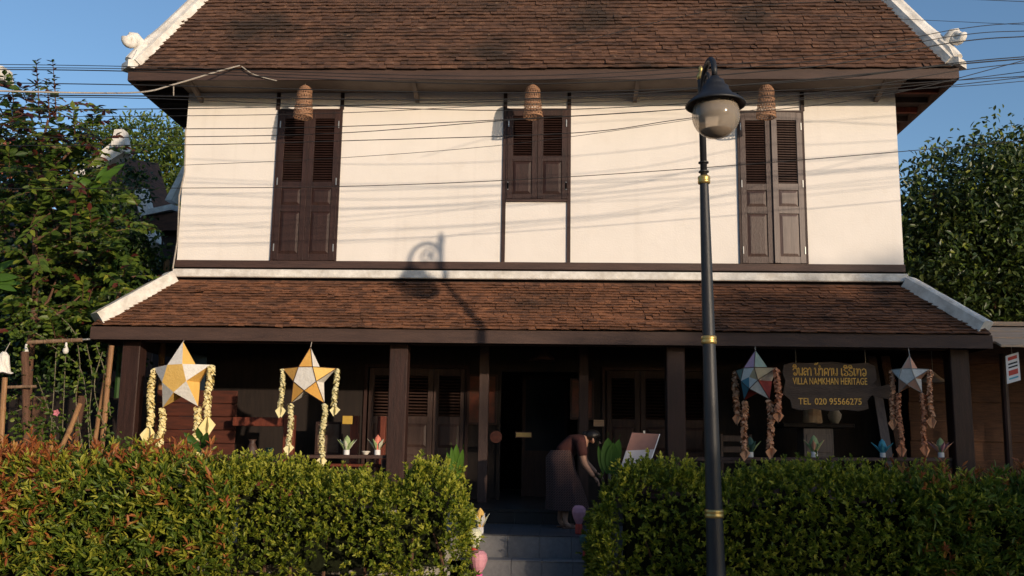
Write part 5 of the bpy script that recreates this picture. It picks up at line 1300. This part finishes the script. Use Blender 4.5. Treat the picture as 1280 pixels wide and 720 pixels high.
street_tree(26, -23.5, 9.5, [(-1.8, 0, 8.2, 1.5), (.2, .2, 8.5, 1.4), (2.0, 0, 8.2, 1.5), (-1.4, 0, 6.2, 1.5), (.6, .2, 6.3, 1.6), (2.6, 0, 6.2, 1.6), (-1.0, 0, 4.8, 1.3), (1.4, 0, 4.8, 1.3)], 4600, 52, 'second leafy tree further along the far pavement')

# houses on the far side of the street, behind the photographer; they close off the low sky
def opposite_house(x0, x1, h, wallm, label):
    y = -24.5; t = thing('opposite_house', ((x0+x1)/2, y-3, 0), label, 'house')
    mb = MB(); mb.box(x0, x1, y-6, y, -.1, h); mb.build('wall', wallm, t)
    mb = MB(); xm = (x0+x1)/2; r_ = 2.6
    mb.add([(x0-.5, y+.6, h), (x1+.5, y+.6, h), (x1+.5, y-6.6, h), (x0-.5, y-6.6, h), (x0+2.2, y-3, h+r_), (x1-2.2, y-3, h+r_)], [(0, 1, 5, 4), (1, 2, 5), (2, 3, 4, 5), (3, 0, 4), (3, 2, 1, 0)]); mb.build('roof', 'far_roof', t)
    for fl in (0, 1):
        n = int((x1-x0)/2.4)
        for k in range(n):
            cx = x0+(k+.5)*(x1-x0)/n; z0 = .05 if fl == 0 else h*.55; z1 = z0+(2.2 if fl == 0 else 1.5)
            mb = MB(); mb.box(cx-.55, cx+.55, y, y+.05, z0, z1); w_ = mb.build('shutter_pair', 'timber', t)
            mb = MB(); mb.box(cx-.65, cx+.65, y+.001, y+.09, z1, z1+.12); mb.build('lintel', 'timber_mid', t)
opposite_house(-27, -15.5, 6.4, 'plaster', 'white two storey house across the street with dark shutters')
opposite_house(-14.5, -3.5, 6.8, 'concrete', 'grey two storey house across the street with a hipped roof')
opposite_house(-2.5, 8.5, 6.6, 'timber_mid', 'brown timber house across the street with a hipped roof')

# ------------------------------------------------------------------ overhead cables
CAB = [(-2.2, .006, [(-60, 80), (160, 83), (640, 95), (1000, 72), (1200, 36), (1340, 24)]), (-2.6, .006, [(-60, 85), (160, 86), (640, 100), (1000, 78), (1200, 44), (1340, 36)]),
       (-2.9, .008, [(-60, 87), (160, 89), (640, 105), (1000, 85), (1200, 52), (1340, 42)]), (-2.4, .008, [(-60, 103), (160, 106), (640, 116), (1000, 102), (1200, 78), (1340, 66)]),
       (-2.8, .010, [(-60, 118), (180, 120), (640, 124), (1000, 100), (1200, 80), (1340, 69)]), (-3.1, .006, [(-60, 121), (180, 123), (640, 138), (1000, 118), (1200, 88), (1340, 72)]),
       (-2.3, .007, [(-60, 137), (210, 136), (430, 132), (640, 126), (1000, 112), (1200, 100), (1340, 92)]), (-2.7, .005, [(-60, 146), (210, 145), (430, 141), (640, 131), (1000, 118), (1200, 108), (1340, 96)]),
       (-3.0, .006, [(-60, 160), (230, 161), (430, 158), (640, 149), (860, 136), (1100, 116), (1340, 90)]), (-2.5, .006, [(-60, 172), (230, 171), (430, 166), (640, 150), (860, 136), (1100, 112), (1340, 82)]),
       (-2.9, .006, [(-60, 182), (230, 181), (430, 176), (720, 166), (860, 148), (1100, 120), (1340, 60)]), (-1.7, .006, [(-60, 236), (240, 235), (430, 233), (640, 225), (860, 211), (1120, 190), (1340, 170)]),
       (-2.6, .005, [(700, 60), (900, 12), (1150, -1), (1340, 4)]), (-2.2, .004, [(900, 14), (1130, 24), (1280, 31), (1340, 34)]),
       (-2.0, .004, [(-60, 218), (240, 206), (430, 197), (640, 180), (860, 150), (1000, 128)])]
for i, (Y, r, p) in enumerate(CAB):
    if p[0][0] > 600: lab = 'thin overhead cable seen against the sky over the right roof corner'; grp = 'thin cables at the right roof corner'
    elif i == 11: lab = 'lone dark cable sagging across the shutters and the lamp post'; grp = None
    else: lab = 'dark overhead cable in the bundle strung before the upper eave'; grp = 'cables strung before the upper eave'
    (xa, ya), (xb, yb_) = p[-2], p[-1]
    if xb > 1300: p = p + [(1800, yb_+(yb_-ya)/(xb-xa)*(1800-xb))]
    P_ = [at(x, y, Y) for x, y in p]
    mb = MB(); mb.tube(curve(P_, 10), r*.8, 6); tag(mb.build('overhead_cable', 'cable', loc=tuple(P_[0])), lab, 'cable', grp)
P_ = [at(-60, 112, -3.5), at(100, 116, -2.8), at(178, 115, -1.6), at(216, 106, -1.1), at(270, 90, -.85), at(300, 82, -.72)]
mb = MB(); mb.tube(curve(P_, 8), .011, 6); mb.tube([at(217, 106, -1.1), at(217, 121, -1.1)], .007, 5); tag(mb.build('service_cable', 'cable_pale', loc=tuple(P_[0])), 'pale cable running from the street up to the left eave', 'cable')
P_ = [at(302, 83, -.74), at(315, 92, -.72), at(330, 97, -.70), at(346, 101, -.69)]
mb = MB(); mb.tube(curve(P_, 6), .008, 6); tag(mb.build('service_cable', 'cable_pale', loc=tuple(P_[0])), 'short pale cable drooping over the left eave board', 'cable')
